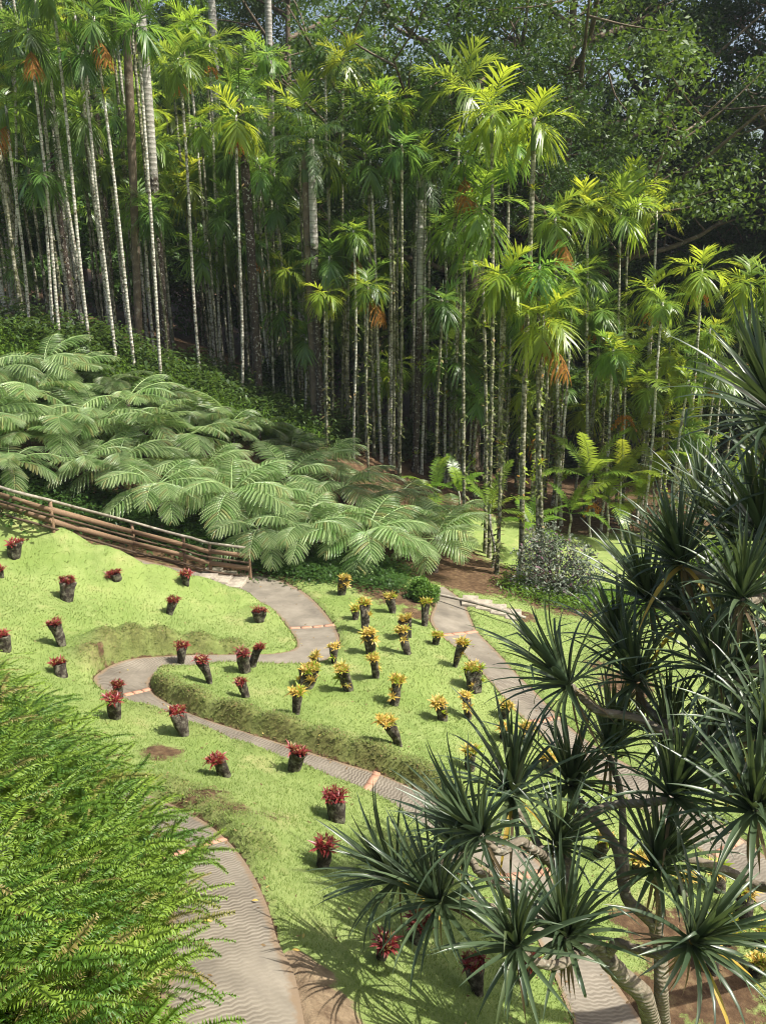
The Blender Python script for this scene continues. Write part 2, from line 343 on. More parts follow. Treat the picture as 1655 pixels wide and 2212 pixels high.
# ------------------------------------------------------------------ paths
PB1=[(-100,1150),(150,1215),(350,1270),(470,1278),(520,1284),(570,1308),(603,1332),(625,1358),(642,1385),(636,1402),(590,1412),(480,1414),(380,1416),(270,1426),(205,1462),(225,1492),(285,1522),(380,1560),(480,1600),(600,1642),(700,1680),(787,1712),(880,1762),(980,1830),(1060,1890),(1100,1930),(1150,2010),(1190,2090),(1240,2212),(1290,2330)]
PB2=[(-90,1100),(160,1165),(360,1222),(500,1236),(580,1243),(645,1272),(692,1312),(722,1352),(733,1392),(700,1428),(620,1434),(500,1430),(400,1440),(345,1452),(328,1466),(325,1485),(345,1508),(420,1545),(520,1578),(640,1616),(740,1648),(820,1672),(930,1722),(1040,1780),(1150,1850),(1200,1910),(1255,1990),(1310,2090),(1390,2212),(1450,2330)]
PC1=[(915,1270),(940,1300),(930,1340),(952,1372),(994,1407),(1044,1457),(1095,1515),(1140,1562),(1210,1625),(1330,1710),(1460,1800),(1560,1875),(1660,1975),(1800,2080)]
PC2=[(960,1268),(998,1298),(1018,1340),(1030,1364),(1075,1410),(1115,1455),(1165,1505),(1207,1550),(1275,1605),(1395,1675),(1530,1760),(1640,1840),(1760,1940),(1900,2030)]
PA1=[(120,1745),(200,1745),(270,1775),(315,1810),(345,1850),(362,1920),(365,2000),(355,2100),(345,2212),(335,2400)]
PA2=[(150,1690),(260,1700),(345,1728),(430,1768),(490,1815),(535,1870),(575,1950),(603,2040),(640,2120),(690,2400)]
def basez(x,y): return base(x,y)
paths=[]
for A,B in ((PB1,PB2),(PC1,PC2),(PA1,PA2)):
    a=catmull([hitf(u,v,f=basez) for u,v in A],5); b=catmull([hitf(u,v,f=basez) for u,v in B],5)
    paths.append((a,b))
def sdist(X,Y):
    """distance outside all paths (negative inside), flat arrays"""
    out=np.full(len(X),99.0)
    for a,b,*_ in paths:
        bb0=np.minimum(a.min(0),b.min(0))-3; bb1=np.maximum(a.max(0),b.max(0))+3
        k=np.where((X>bb0[0])&(X<bb1[0])&(Y>bb0[1])&(Y<bb1[1]))[0]
        if not len(k): continue
        x,y=X[k],Y[k]; poly=np.r_[a[:,:2],b[::-1,:2]]
        d=np.full(len(k),99.0); ins=np.zeros(len(k),bool); n=len(poly)
        for i in range(n):
            p,q=poly[i],poly[(i+1)%n]; e=q-p; L=e@e+1e-12
            t=np.clip(((x-p[0])*e[0]+(y-p[1])*e[1])/L,0,1)
            d=np.minimum(d,np.hypot(x-p[0]-t*e[0],y-p[1]-t*e[1]))
            c=(p[1]>y)!=(q[1]>y)
            with np.errstate(all='ignore'): xi=(q[0]-p[0])*(y-p[1])/(q[1]-p[1])+p[0]
            ins^=c&(x<xi)
        d=np.where(ins,-d,d); out[k]=np.minimum(out[k],d)
    return out
BANKS=[(325,1450,.25,.6),(345,1505,.38,.8),(400,1535,.44,.9),(500,1572,.47,.9),(600,1602,.46,.9),(700,1635,.44,.9),(800,1662,.42,.9),(900,1705,.38,1.0),
 (200,1435,.45,.5),(235,1412,.6,.6),(290,1404,.62,.6),(350,1402,.55,.6),(430,1402,.4,.6),(500,1404,.25,.5),(470,1745,.22,.8),(560,1800,.22,.8),(380,1700,.2,.7),
 (-60,1172,1.05,1.6),(60,1192,1.1,1.6),(150,1222,1.05,1.5),(250,1250,.95,1.4),(350,1276,.75,1.2),(430,1288,.55,1.0),(500,1298,.3,.9),(570,1330,.2,.8)]
BW=[(hitf(u,v,f=basez),h,s) for u,v,h,s in BANKS]
def raise_(x,y):
    r=np.full(x.shape,0.07)
    for p,h,s in BW: r=np.maximum(r,h*np.exp(-((x-p[0])**2+(y-p[1])**2)/(s*s))+0.05)
    return r
gx=np.unique(np.r_[np.arange(-400,-60,30),np.arange(-60,-20,1.5),np.arange(-20,-12,.4),np.arange(-12,8.5,.075),np.arange(8.5,24,.4),np.arange(24,60,1.5),np.arange(60,420,30)].round(4))
gy=np.unique(np.r_[np.arange(-200,-20,30),np.arange(-20,2,1.5),np.arange(2,5,.2),np.arange(5,26,.075),np.arange(26,45,.3),np.arange(45,90,1.5),np.arange(90,500,25)].round(4))
X,Y=np.meshgrid(gx,gy); xf,yf=X.ravel(),Y.ravel()
far=np.hypot(xf,yf-25); k=np.clip(90/np.maximum(far,90),0,1)
zb=gz(xf*k,25+(yf-25)*k)
sd=sdist(xf,yf)
rs=raise_(xf,yf)
wob=0.05*np.sin(xf*2.1+1.3*np.sin(yf*1.7))+0.04*np.sin(yf*3.1+xf*1.1)
zg=zb+np.where(sd>0,rs*smooth(0.0,0.10+0.2*rs,sd)*(1-.35*smooth(.3,1.8,sd))-0.015,-0.05)+np.where(sd>.5,wob*0.6*smooth(.5,2,sd),0)
ny,nx=X.shape
i=np.arange(ny-1)[:,None]*nx; j=np.arange(nx-1)[None]; Q=np.stack([i+j,i+j+1,i+nx+j+1,i+nx+j],-1).reshape(-1,4)
mb=MB(); mb.add(np.c_[xf,yf,zg],Q); ground=mb.obj('ground',M['ground'],smooth=True); tag(ground,kind='structure')
# a fast lookup of the final ground for everything that stands on it
def gfin(x,y):
    x=np.asarray(x,float); y=np.asarray(y,float)
    ix=np.clip(np.searchsorted(gx,x)-1,0,nx-2); iy=np.clip(np.searchsorted(gy,y)-1,0,ny-2)
    tx=np.clip((x-gx[ix])/(gx[ix+1]-gx[ix]),0,1); ty=np.clip((y-gy[iy])/(gy[iy+1]-gy[iy]),0,1)
    Z=zg.reshape(ny,nx)
    return (Z[iy,ix]*(1-tx)+Z[iy,ix+1]*tx)*(1-ty)+(Z[iy+1,ix]*(1-tx)+Z[iy+1,ix+1]*tx)*ty
def hit(u,v,h=0.0,t0=4.0): return hitf(u,v,h,gfin,t0)
def attr(o,name,val):
    a=o.data.attributes.new(name,'FLOAT','POINT'); a.data.foreach_set('value',val.astype(np.float32))
soil=smooth(0.10,0.0,sd)*0.62*(sd<1)
soil=np.maximum(soil,smooth(30.5,32.5,yf)*0.95)
def blob(u,v,s,a,arr,sy=None):
    p=hitf(u,v,f=basez); sy=sy or s
    return np.maximum(arr,a*np.exp(-((xf-p[0])**2/(s*s)+(yf-p[1])**2/(sy*sy))))
for b in [(640,1215,2.4,1),(560,1190,2.5,1),(300,1150,4,1),(100,1080,4,1),(440,1200,2.5,1),(720,1225,1.6,.9),(800,1265,1.3,.85),(870,1290,1.3,1),(900,1330,.55,.95),(960,1240,2.2,1),(1040,1240,2.2,1),(1100,1270,2,.9),(1010,1265,1.5,1),
  (1120,1330,.9,.75),(1170,1300,1.5,.7),(1240,1320,1.5,.7),(1350,1480,.9,.95),(1290,1440,.7,.6),(215,1432,.2,.8),(450,1745,.5,.62),(520,1775,.45,.62),(600,1790,.35,.55),(350,1630,.5,.75),(1450,2040,.9,.9),(1520,2140,1.0,.9),(1400,2180,.8,.85),(1350,1990,.4,.75),(1530,2050,.6,.9),
  (960,1180,2.5,1),(850,1180,3,1),(700,1180,3,1),(900,1130,3,1),(760,1120,4,1)]: soil=blob(*b,soil)
gr=np.zeros_like(soil)
for b in [(1090,1150,2.2,1),(1020,1150,2.0,1),(1250,1190,2.6,1),(1400,1190,3,1),(1560,1210,4,1),(1120,1165,1.6,1),(1330,1235,2.2,1)]: gr=blob(*b,gr)
soil=np.clip(soil-gr*1.0,0,1)
for b in [(1060,1262,1.5,.9),(1130,1275,1.5,.85),(1210,1290,1.6,.8),(1290,1310,1.3,.7),(1150,1245,1.4,.85)]: soil=blob(*b,soil)
soil=np.where(sd<-.02,1,soil)
bank=np.zeros_like(soil)
for u,v,h,s in BANKS[:14]: bank=blob(u,v,s*.8,1.0,bank)
for b in [(430,1720,.6,.9),(520,1760,.6,.9),(620,1790,.6,.8),(700,1810,.5,.5),(560,1840,.4,.6)]: bank=blob(*b,bank)
bank*=(smooth(.75,.28,sd)); 
sand=np.zeros_like(soil)
for b in [(640,2080,.22,1),(680,2110,.25,1),(690,2170,.4,1),(720,2212,.4,1),(660,2250,.5,1)]: sand=blob(*b,sand)
fern_zone=smooth(-.45,-.1,xb(yf)-xf-.5*smooth(8.5,10.5,yf))*smooth(14.5,12.5,yf)*(yf>-5); soil=np.maximum(soil,fern_zone)
attr(ground,'soil',soil); attr(ground,'bank',bank); attr(ground,'sand',sand)
# path sheets
NC=14
for pi,(a,b) in enumerate(paths):
    n=len(a); c=(a+b)/2; s=np.r_[0,np.cumsum(np.linalg.norm(np.diff(c,axis=0),axis=1))]
    # refine along
    ss=np.arange(0,s[-1],.12); A=np.stack([np.interp(ss,s,a[:,q]) for q in range(3)],-1); B=np.stack([np.interp(ss,s,b[:,q]) for q in range(3)],-1)
    w_=np.linalg.norm(B-A,axis=1); t=np.linspace(0,1,NC)
    P=A[:,None]*(1-t[None,:,None])+B[:,None]*t[None,:,None]; P=P.reshape(-1,3); P[:,2]=gz(P[:,0],P[:,1]) if pi!=2 else base(P[:,0],P[:,1])+np.clip(gz(P[:,0],P[:,1])-base(P[:,0],P[:,1]),0,.25)
    P[:,2]+=0.004*pi
    m=MB(); N=len(ss); i=np.arange(N-1)[:,None]*NC; j=np.arange(NC-1)[None]; q=np.stack([i+j,i+j+1,i+NC+j+1,i+NC+j],-1).reshape(-1,4); m.add(P,q)
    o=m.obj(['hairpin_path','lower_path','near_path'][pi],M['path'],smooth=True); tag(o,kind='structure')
    uvl=o.data.uv_layers.new(name='path'); li=np.empty(len(o.data.loops),np.int32); o.data.loops.foreach_get('vertex_index',li)
    uu=np.repeat(ss,NC); vv=(np.tile(t,N)-.5)*np.repeat(w_,NC); uvl.data.foreach_set('uv',np.c_[uu[li],vv[li]].astype(np.float32).ravel())
    attr(o,'edge',np.tile(np.abs(t-.5)*2,N)**3)
    wn=np.zeros(len(P))
    pp=hitf(640,1340,f=basez); wn=np.maximum(wn,smooth(5.5,2.5,np.hypot(P[:,0]-pp[0],P[:,1]-pp[1])))
    for q_ in [(960,1320,2.2),(660,2130,.45),(1130,1960,.8)]:
        pp=hitf(q_[0],q_[1],f=basez); wn=np.maximum(wn,smooth(q_[2]*1.8,q_[2],np.hypot(P[:,0]-pp[0],P[:,1]-pp[1]))*.8)
    attr(o,'worn',wn)
    paths[pi]=(a,b,o)
# terracotta bands across the paths
def tile_band(p0,p1,path,cnt=3,w_=.075):
    p0=hitf(*p0,f=basez); p1=hitf(*p1,f=basez); d=p1-p0; L=np.hypot(d[0],d[1]); ang=math.atan2(d[1],d[0])
    m=MB()
    for k in range(cnt):
        t=(k+.5)/cnt; c=p0+d*t; 
        l=L/cnt-.03; K=5; xs=np.linspace(-l/2,l/2,K)
        vs=[]
        for x in xs:
            for y in (-w_/2,w_/2):
                wx=c[0]+x*math.cos(ang)-y*math.sin(ang); wy=c[1]+x*math.sin(ang)+y*math.cos(ang); z=float(gz(wx,wy))+.02
                vs.append((wx,wy,z))
        vs=np.array(vs); lo=vs.copy(); lo[:,2]-=.05; V=np.r_[vs,lo]; n=len(vs); q=[]
        for i_ in range(K-1):
            a_=2*i_; q+= [[a_,a_+2,a_+3,a_+1],[a_,a_+n,a_+2+n,a_+2],[a_+1,a_+3,a_+3+n,a_+1+n]]
        q+=[[0,1,1+n,n],[2*K-2,2*K-2+n,2*K-1+n,2*K-1]]
        m.add(V,q)
    o=m.obj('tile_band',M['tile'],path); return o
B_,C_,A_p=paths[0][2],paths[1][2],paths[2][2]
tile_band((268,1502),(327,1488),B_,3,.12); tile_band((625,1357),(724,1350),B_,4,.13); tile_band((787,1711),(822,1656),B_,3,.13); tile_band((1062,1898),(1198,1880),B_,4,.13)
tile_band((950,1373),(1030,1364),C_,3,.13); tile_band((1138,1561),(1208,1549),C_,3,.13); tile_band((1540,1850),(1600,1815),C_,3,.13)
tile_band((345,1856),(488,1812),A_p,4,.1)
# ------------------------------------------------------------------ frond builders
def frond(g,L,e,bend,n,ll,lw,droop=.5,vee=.25,start=.12,roll=0.0,prof=None,sweep=.55,jit=.12,rr=.018,side_bend=0.0,segs=3,fold=.3):
    """pinnate frond in the XZ plane starting at the origin with elevation e"""
    mb=MB(); K=14; s=np.linspace(0,1,K); a=e-bend*s**1.3
    dx=np.cos(a)*L/(K-1); dz=np.sin(a)*L/(K-1); sb=side_bend*s**2
    P=np.stack([np.r_[0,np.cumsum(dx[:-1])],sb*L,np.r_[0,np.cumsum(dz[:-1])]],-1)
    mb.add(*tube(P,np.linspace(rr,rr*.25,K),4,False))
    T=np.gradient(P,axis=0); T/=np.linalg.norm(T,axis=1)[:,None]
    for i in range(n):
        t=start+(1-start)*(i+.5)/n
        p=np.array([np.interp(t,s,P[:,q]) for q in range(3)]); tg=np.array([np.interp(t,s,T[:,q]) for q in range(3)]); tg/=np.linalg.norm(tg)
        nrm=np.cross(tg,[0,1,0]); nrm=nrm if nrm[2]>0 or abs(tg[2])>.95 else -nrm
        pr=prof(t) if prof else (math.sin(math.pi*min(1,(t-start)/(1-start)*.86+.12))**.6)
        for sd_ in (-1,1):
            sw=sweep*(0.6+0.9*t)+g.normal(0,jit); d=np.array([0,sd_*math.cos(sw),0])+tg*math.sin(sw)+nrm*(vee+g.normal(0,jit))
            d/=np.linalg.norm(d); l=ll*pr*(1+g.normal(0,.06)); dr=droop*(1+g.normal(0,.25))
            q=np.linspace(0,1,segs+1); pts=p+d*(l*q)[:,None]; pts[:,2]-=dr*l*q**2
            wd=lw*.5*np.interp(q,[0,.35,.75,1],[.55,1,.75,.04])
            sv_=np.cross(d,nrm); sv_/=np.linalg.norm(sv_); S=np.tile(sv_,(segs+1,1))
            if segs>=3: mb.add(*strip(pts,wd,S))
            else: mb.add(*strip(pts,wd,S))
    return mb
def areca_crown(g,nf=9,L=1.75,up=False):
    mb=MB()
    for k in range(nf):
        f=k/(nf-1); e=R(68 if up else 58)-f*R(72 if up else 85)+g.normal(0,.12); az=k*2.39996+g.normal(0,.2)
        fr=frond(g,L*(.8+.25*math.sin(math.pi*min(1,f+.25)))*g.uniform(.9,1.1),e,R(58 if up else 88)*(.7+.5*f)*g.uniform(.8,1.2),14,.80,.060,droop=.16+.42*f,vee=.34-.28*f,start=.16,jit=.10,sweep=.80)
        mb.addmb(fr,M4(rotz(az),[.05*math.cos(az),.05*math.sin(az),-.1*f]))
    # spear leaf
    P=np.array([[0,0,0],[.01,0,.4],[.03,.0,.9]]); mb.add(*tube(P,[.03,.02,.004],5))
    return mb
G_=lambda s: np.random.default_rng(s)
ARECA=[areca_crown(G_(100+i),nf=[10,11,12,11,10,12][i],L=[1.15,1.3,1.1,1.2,1.4,1.25][i],up=(i in(4,))).mesh('areca_crown',M['areca']) for i in range(6)]
def royal_crown(g,nf=13,L=3.6):
    mb=MB()
    for k in range(nf):
        f=k/(nf-1); e=R(75)-f*R(100)+g.normal(0,.08); az=k*2.39996
        fr=frond(g,L*g.uniform(.9,1.05),e,R(80)*g.uniform(.8,1.1),52,.75,.045,droop=.55,vee=.05,start=.12,jit=.3,rr=.04,segs=2)
        mb.addmb(fr,M4(rotz(az),[.1*math.cos(az),.1*math.sin(az),-.15*f]))
    return mb
ROYAL=[royal_crown(G_(200+i),nf=12+i).mesh('royal_crown',M['royal']) for i in range(2)]
def young_crown(g,nf=7,L=2.3):
    mb=MB()
    for k in range(nf):
        f=k/(nf-1); e=R(82)-f*R(62)+g.normal(0,.08); az=k*2.39996+.4
        fr=frond(g,L*g.uniform(.85,1.1),e,R(70)*(.6+.6*f),30,.5,.052,droop=.18,vee=.12,start=.15,jit=.05,sweep=.45)
        mb.addmb(fr,M4(rotz(az),[.03*math.cos(az),.03*math.sin(az),0]))
    return mb
YOUNG=[young_crown(G_(300+i),nf=[7,8,6][i]).mesh('young_palm_crown',M['areca']) for i in range(3)]
# dead hanging frond, fruit, shaft
def dead_frond(g):
    return frond(g,1.5,R(-20),R(60),20,.5,.05,droop=.9,vee=-.3,jit=.15)
DEAD=[dead_frond(G_(400+i)).mesh('dead_frond',M['dead']) for i in range(2)]
def fruit(g):
    mb=MB()
    for k in range(9):
        az=g.uniform(0,6.28); r=g.uniform(.2,.4); q=np.linspace(0,1,5); P=np.stack([math.cos(az)*r*q,math.sin(az)*r*q,-.5*q**1.6*g.uniform(.5,1)+.06*q],-1)
        mb.add(*tube(P,.008,3,False))
        for _ in range(16):
            c=P[g.integers(1,5)]+g.normal(0,.035,3); b,q_=box(c,(.032,.032,.045),rotz(g.uniform(0,3))); mb.add(b,q_)
    return mb
FRUIT=[fruit(G_(420+i)).mesh('fruit_cluster',M['fruit']) for i in range(2)]
m=MB(); m.add(*tube([[0,0,-.95],[0,0,-.8],[0,0,-.5],[0,0,-.1],[0,0,.05]],[.085,.10,.092,.06,.04],9)); SHAFT=m.mesh('crownshaft',M['shaft'],True)
m=MB(); m.add(*tube([[0,0,-2.0],[0,0,-1.8],[0,0,-1.2],[0,0,-.2],[0,0,.1]],[.2,.25,.22,.13,.08],12)); RSHAFT=m.mesh('royal_crownshaft',M['shaft'],True)
# trunk bromeliads
def rosette(g,n,L,w,e0=80,e1=5,bend=45,segs=3,fold=.3,L_jit=.15):
    mb=MB()
    for k in range(n):
        f=k/(n-1); az=k*2.39996+g.normal(0,.15); e=R(e0)+(R(e1)-R(e0))*f+g.normal(0,.08); l=L*(.7+.35*f)*(1+g.normal(0,L_jit))
        q=np.linspace(0,1,segs+1); a=e-R(bend)*q**1.2*g.uniform(.6,1.3)
        dx=np.r_[0,np.cumsum(np.cos(a[:-1]))]*l/segs; dz=np.r_[0,np.cumsum(np.sin(a[:-1]))]*l/segs
        P=np.stack([dx,0*dx,dz],-1); S=np.tile([0,1.0,0],(segs+1,1)); U=np.stack([-np.sin(a),0*a,np.cos(a)],-1)
        W=w*.5*np.interp(q,[0,.4,.8,1],[.7,1,.6,.05])
        V,Q=vstrip(P,W,S,U,fold); mb.add(V@rotz(az).T,Q)
    return mb
TB=[rosette(G_(500+i),16,.34,.055,85,-10,50).mesh('trunk_bromeliad',M['brom_grn']) for i in range(3)]
# climbing leaves round a trunk
def trunk_path(b,t,g,wob=.12):
    b=np.asarray(b);t=np.asarray(t);n=22; q=np.linspace(0,1,n); P=b+(t-b)*q[:,None]
    ph=g.uniform(0,6.28,2); am=wob*g.uniform(.4,1.2); P[:,0]+=am*np.sin(q*math.pi)*np.sin(q*2.6+ph[0]); P[:,1]+=am*np.sin(q*math.pi)*np.sin(q*2.1+ph[1]); return P
def climber(P,r,g,n,z0=.05,z1=.8):
    mb=MB(); 
    for _ in range(n):
        t=g.uniform(z0,z1)*(len(P)-1); i=int(t); p=P[i]+(P[min(i+1,len(P)-1)]-P[i])*(t-i); az=g.uniform(0,6.28)
        d=np.array([math.cos(az),math.sin(az),g.uniform(-.5,.6)]); s=g.uniform(.07,.17); c=p+d*[r,r,0]
        S=np.cross(d,[0,0,1]); S/=np.linalg.norm(S); q=np.array([0,.5,1]); pts=c+d*(q*s*1.4)[:,None]; pts[:,2]-=q*q*s*.5
        mb.add(*strip(pts,np.array([.3,1,.1])*s*.45,np.tile(S,(3,1))))
    return mb
PALMS=[]
HUES={'y':(1.5,1.22,.8),'b':(1.18,1.12,.9),'m':(.95,1.0,.95),'d':(.68,.78,.85),'u':(1.5,1.15,.75)}  # crown tints: sun highlights and grove shade are put into these colours
def make_palm(top,bas,label,group=None,r=.066,hue='b',crown=None,size=1.0,bark='areca_bark',dead=0,fr=0,moss=0,kind='areca',name='areca_palm',seed=None,wob=.12,cat='palm tree',sides=8):
    g=np.random.default_rng(seed if seed is not None else int(abs(top[0])*977+abs(top[2])*131)%99991)
    bas=np.array(bas,float); top=np.array(top,float); bas[2]-=.15
    root=empty(name,bas,0,label,cat,group); tl=top-bas
    P=trunk_path([0,0,0],tl,g,wob); shaftlen=.9*size if kind=='areca' else (1.9*size if kind=='royal' else .3)
    d=P[-1]-P[-2]; d/=np.linalg.norm(d)
    q=np.linspace(0,1,len(P)); rr=r*np.interp(q,[0,.03,.1,.8,1],[1.7,1.3,1.08,.9,.82] if kind!='royal' else [1.5,1.2,1.0,1.05,.8])
    m=MB(); m.add(*tube(P,rr,sides if kind!='royal' else 14,True,.02,g)); m.obj('trunk',M[bark],root,True)
    rot=(math.atan2(-d[1],d[2])*.8,math.atan2(d[0],d[2])*.8,g.uniform(0,6.28)); tp=tuple(tl)
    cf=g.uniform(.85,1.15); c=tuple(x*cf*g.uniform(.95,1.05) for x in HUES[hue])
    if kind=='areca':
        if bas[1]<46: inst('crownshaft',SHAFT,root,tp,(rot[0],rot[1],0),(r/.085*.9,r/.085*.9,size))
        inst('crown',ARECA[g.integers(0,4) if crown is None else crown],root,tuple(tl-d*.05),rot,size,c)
    elif kind=='royal':
        inst('crownshaft',RSHAFT,root,tp,(rot[0],rot[1],0),(r/.24,r/.24,size)); inst('crown',ROYAL[g.integers(0,2)],root,tp,rot,size,c)
    elif kind=='young':
        inst('crown',YOUNG[(crown or 0)],root,tp,(0,0,rot[2]),size,c)
    if dead:
        for k in range(dead): inst('dead_frond',DEAD[k%2],root,tuple(tl-d*(.75)),(0,0,-1.2+1.5*k+g.normal(0,.6)),size)
    if fr: inst('fruit_cluster',FRUIT[g.integers(0,2)],root,tuple(tl-d*(.95*size)),(0,0,g.uniform(0,6)),size)
    if moss: climber(P,r,g,moss).obj('climbing_vine',M['brom_grn'] if hue in 'yu' and g.uniform()<.5 else M['bankleaf'],root)
    PALMS.append((bas,P,r)); return root
# (crown u,v  base u,v  hue, options, label)
PT=[
(62,48,133,762,'d',dict(dead=1),'leftmost tall areca palm, drooping dull crown cut by the top edge, white trunk leaning right'),
(112,-40,200,785,'m',{},'tall palm trunk near the left edge whose crown is above the photo, flecked with lichen'),
(203,22,296,834,'m',dict(dead=1),'areca palm with pale hanging brown frond at the very top of the photo'),
(178,95,256,812,'d',{},'dark crowned areca palm directly below the one with the pale brown frond'),
(298,38,350,850,'m',{},'slim areca palm whose trunk runs along the thick white royal palm trunk'),
(386,112,436,838,'b',dict(size=1.05,fr=1),'areca palm with yellow green drooping crown between two thick royal palm trunks'),
(452,78,478,800,'b',dict(fr=1,size=1.1),'areca palm whose bright crown hangs in front of the second thick royal palm trunk'),
(14,215,66,735,'m',dict(dead=1),'areca palm at the left edge with an orange dead frond under its crown'),
(92,365,118,750,'d',{},'low dark areca crown behind the leftmost white trunks'),
(511,235,524,880,'y',dict(fr=1,crown=1,size=1.1),'areca palm with bright yellow spiky crown and clean ringed grey trunk'),
(645,225,668,905,'y',dict(crown=4,size=1.2),'areca palm with lime green fronds standing upright beside the third royal palm trunk'),
(592,360,612,850,'m',dict(size=1.1),'areca palm with wide dark green crown just under the lime green upright one'),
(550,510,590,860,'d',dict(fr=1),'short dark areca palm with orange fruit hanging in shade'),
(650,452,645,862,'b',dict(size=1.15,fr=1,crown=1),'areca palm with large glossy half shaded crown above the thick white barked trunk'),
(742,112,745,935,'y',dict(dead=0,size=1.0,crown=0),'tall areca palm with pale yellow ragged crown high in the centre'),
(797,205,808,985,'b',{},'areca palm with thin crown high in the centre beside the pale yellow ragged one'),
(800,330,825,998,'m',dict(size=1.05,moss=60,crown=1),'areca palm with fanned green crown over a moss flecked trunk in the centre'),
(840,205,850,1012,'y',dict(crown=2),'areca palm with sparse golden topped crown and spotted straight trunk'),
(868,300,863,1028,'d',{},'dark crowned areca palm just right of the sparse golden topped one'),
(993,168,983,1060,'b',dict(crown=4,size=1.45),'tallest central areca palm with broad upright fans of bright green fronds'),
(1062,215,1057,1205,'y',dict(size=1.2,moss=120,crown=1),'areca palm with yellow tinged crown right of the tallest central palm'),
(1154,240,1126,1235,'y',dict(crown=0,size=1.05,r=.095),'lone tall areca palm with mop shaped crown against the dark trees'),
(1040,430,1048,1195,'b',dict(size=1.35,crown=1),'areca palm with very wide glossy drooping crown halfway up the grove'),
(1199,452,1212,1135,'b',dict(size=1.15,dead=1,moss=160,crown=3),'areca palm with trunk thickly crusted by epiphytes and orange dead frond'),
(1268,430,1272,1125,'y',dict(size=1.15,moss=70,crown=2),'areca palm with feathery yellow crown left of the pair with tall fans'),
(1340,445,1330,1125,'b',dict(size=1.25,crown=4),'areca palm with upright green fans, lower crown of the close pair'),
(1358,405,1345,1100,'y',dict(size=1.2,crown=4),'areca palm with upright fans, higher crown of the close pair'),
(1418,442,1395,1095,'y',dict(size=1.0,crown=4),'areca palm with small bright crown right of the close pair'),
(1408,608,1377,1115,'y',dict(size=1.2,crown=0,fr=1),'areca palm with round starburst crown and orange fruit, mid height at right'),
(1515,566,1485,1125,'y',dict(size=1.15,crown=1,fr=1,r=.075),'areca palm with shaggy crown on a thin leaning trunk before the dark forest'),
(1620,595,1600,1155,'y',dict(size=1.15,crown=2,r=.075),'areca palm with yellow edged crown, second from the right edge'),
(1672,590,1660,1160,'b',dict(size=1.1),'areca palm cut by the right edge of the photo'),
(1446,735,1432,1115,'y',dict(size=1.05,crown=1,moss=160),'short areca palm with vine covered trunk below the starburst crown'),
(1090,580,1072,1240,'y',dict(size=1.15,moss=200,crown=2),'areca palm with hazy yellow crown and trunk stacked with bromeliads'),
(1264,563,1281,1115,'d',dict(size=1.2,moss=60),'shaded areca palm crown under the feathery yellow one'),
(1300,655,1263,1115,'m',dict(size=1.1,moss=60,crown=3,fr=1),'areca palm crown hanging low over a clump of three pale trunks'),
(1174,668,1160,1255,'u',dict(size=1.15,dead=1),'areca palm with withered straw coloured crown, behind the lone tall trunk'),
(955,633,943,1080,'d',dict(size=1.0),'small dark fan crowned areca palm among the crowded central trunks'),
(792,590,793,988,'d',dict(dead=2,size=1.05,fr=1),'dark areca palm with a golden dead frond hanging in the centre'),
(768,500,772,968,'d',dict(dead=2,size=.9),'shaded areca palm with an orange dead frond above the golden one'),
(1165,560,1171,1255,'m',dict(size=1.0),'areca palm close to the right of the lone tall trunk, crown in shade'),
(1004,320,1003,1168,'m',dict(size=1.1,moss=60,dead=1),'areca palm with yellow brown hanging fronds below the tallest central crown'),
(712,320,718,940,'y',dict(size=1.15,crown=3,moss=40),'areca palm with pale yellow curtains of drooping fronds left of centre'),
(960,470,963,1048,'m',dict(size=1.1),'areca palm with glossy mid green crown behind the crowded central trunks'),
(894,440,898,958,'d',dict(size=1.0),'dark areca palm beside the thick olive trunk'),
(1100,300,1078,1110,'b',dict(size=1.15,moss=80,crown=3),'areca palm with crown squeezed left of the lone tall palm'),
(712,540,702,955,'d',dict(moss=90,size=.95),'mossy trunked areca palm beside the thick white barked trunk'),
(1205,560,1202,1122,'d',dict(moss=120,size=.9),'dark areca palm with bunched green epiphytes down its trunk'),
(622,590,637,862,'d',dict(moss=110,size=.8),'short areca palm with yellow lichened trunk left of centre'),
(30,60,42,700,'d',{},'dull areca palm close to the top left corner'),
(30,560,14,705,'d',dict(size=.9),'low areca palm in the undergrowth at the left edge'),
(745,480,736,942,'m',dict(size=.95,moss=50),'areca palm with grey green crown in front of the mossy central trunks'),
(1003,520,965,1052,'b',dict(size=1.0,crown=3),'areca palm with bright drooping tips right of the crowded central trunks'),
(915,300,933,955,'m',dict(size=1.0),'areca palm with blue green crown between the central tall palms'),
]
for cu,cv,bu,bv,hue,kw,lab in PT:
    b=hit(bu,bv); t=at_y(cu,cv+14,b[1]); kw=dict(kw)
    if bu>600 and 'moss' not in kw: kw['moss']=int(30+(bu*13)%70)
    if 'moss' in kw: kw['moss']=int(kw['moss']*1.6)
    make_palm(t,b,lab,'slender areca palms of the front rows',hue=hue,bark='mossy_bark' if (bu>600 and int(bu)%3) else 'areca_bark',**kw)
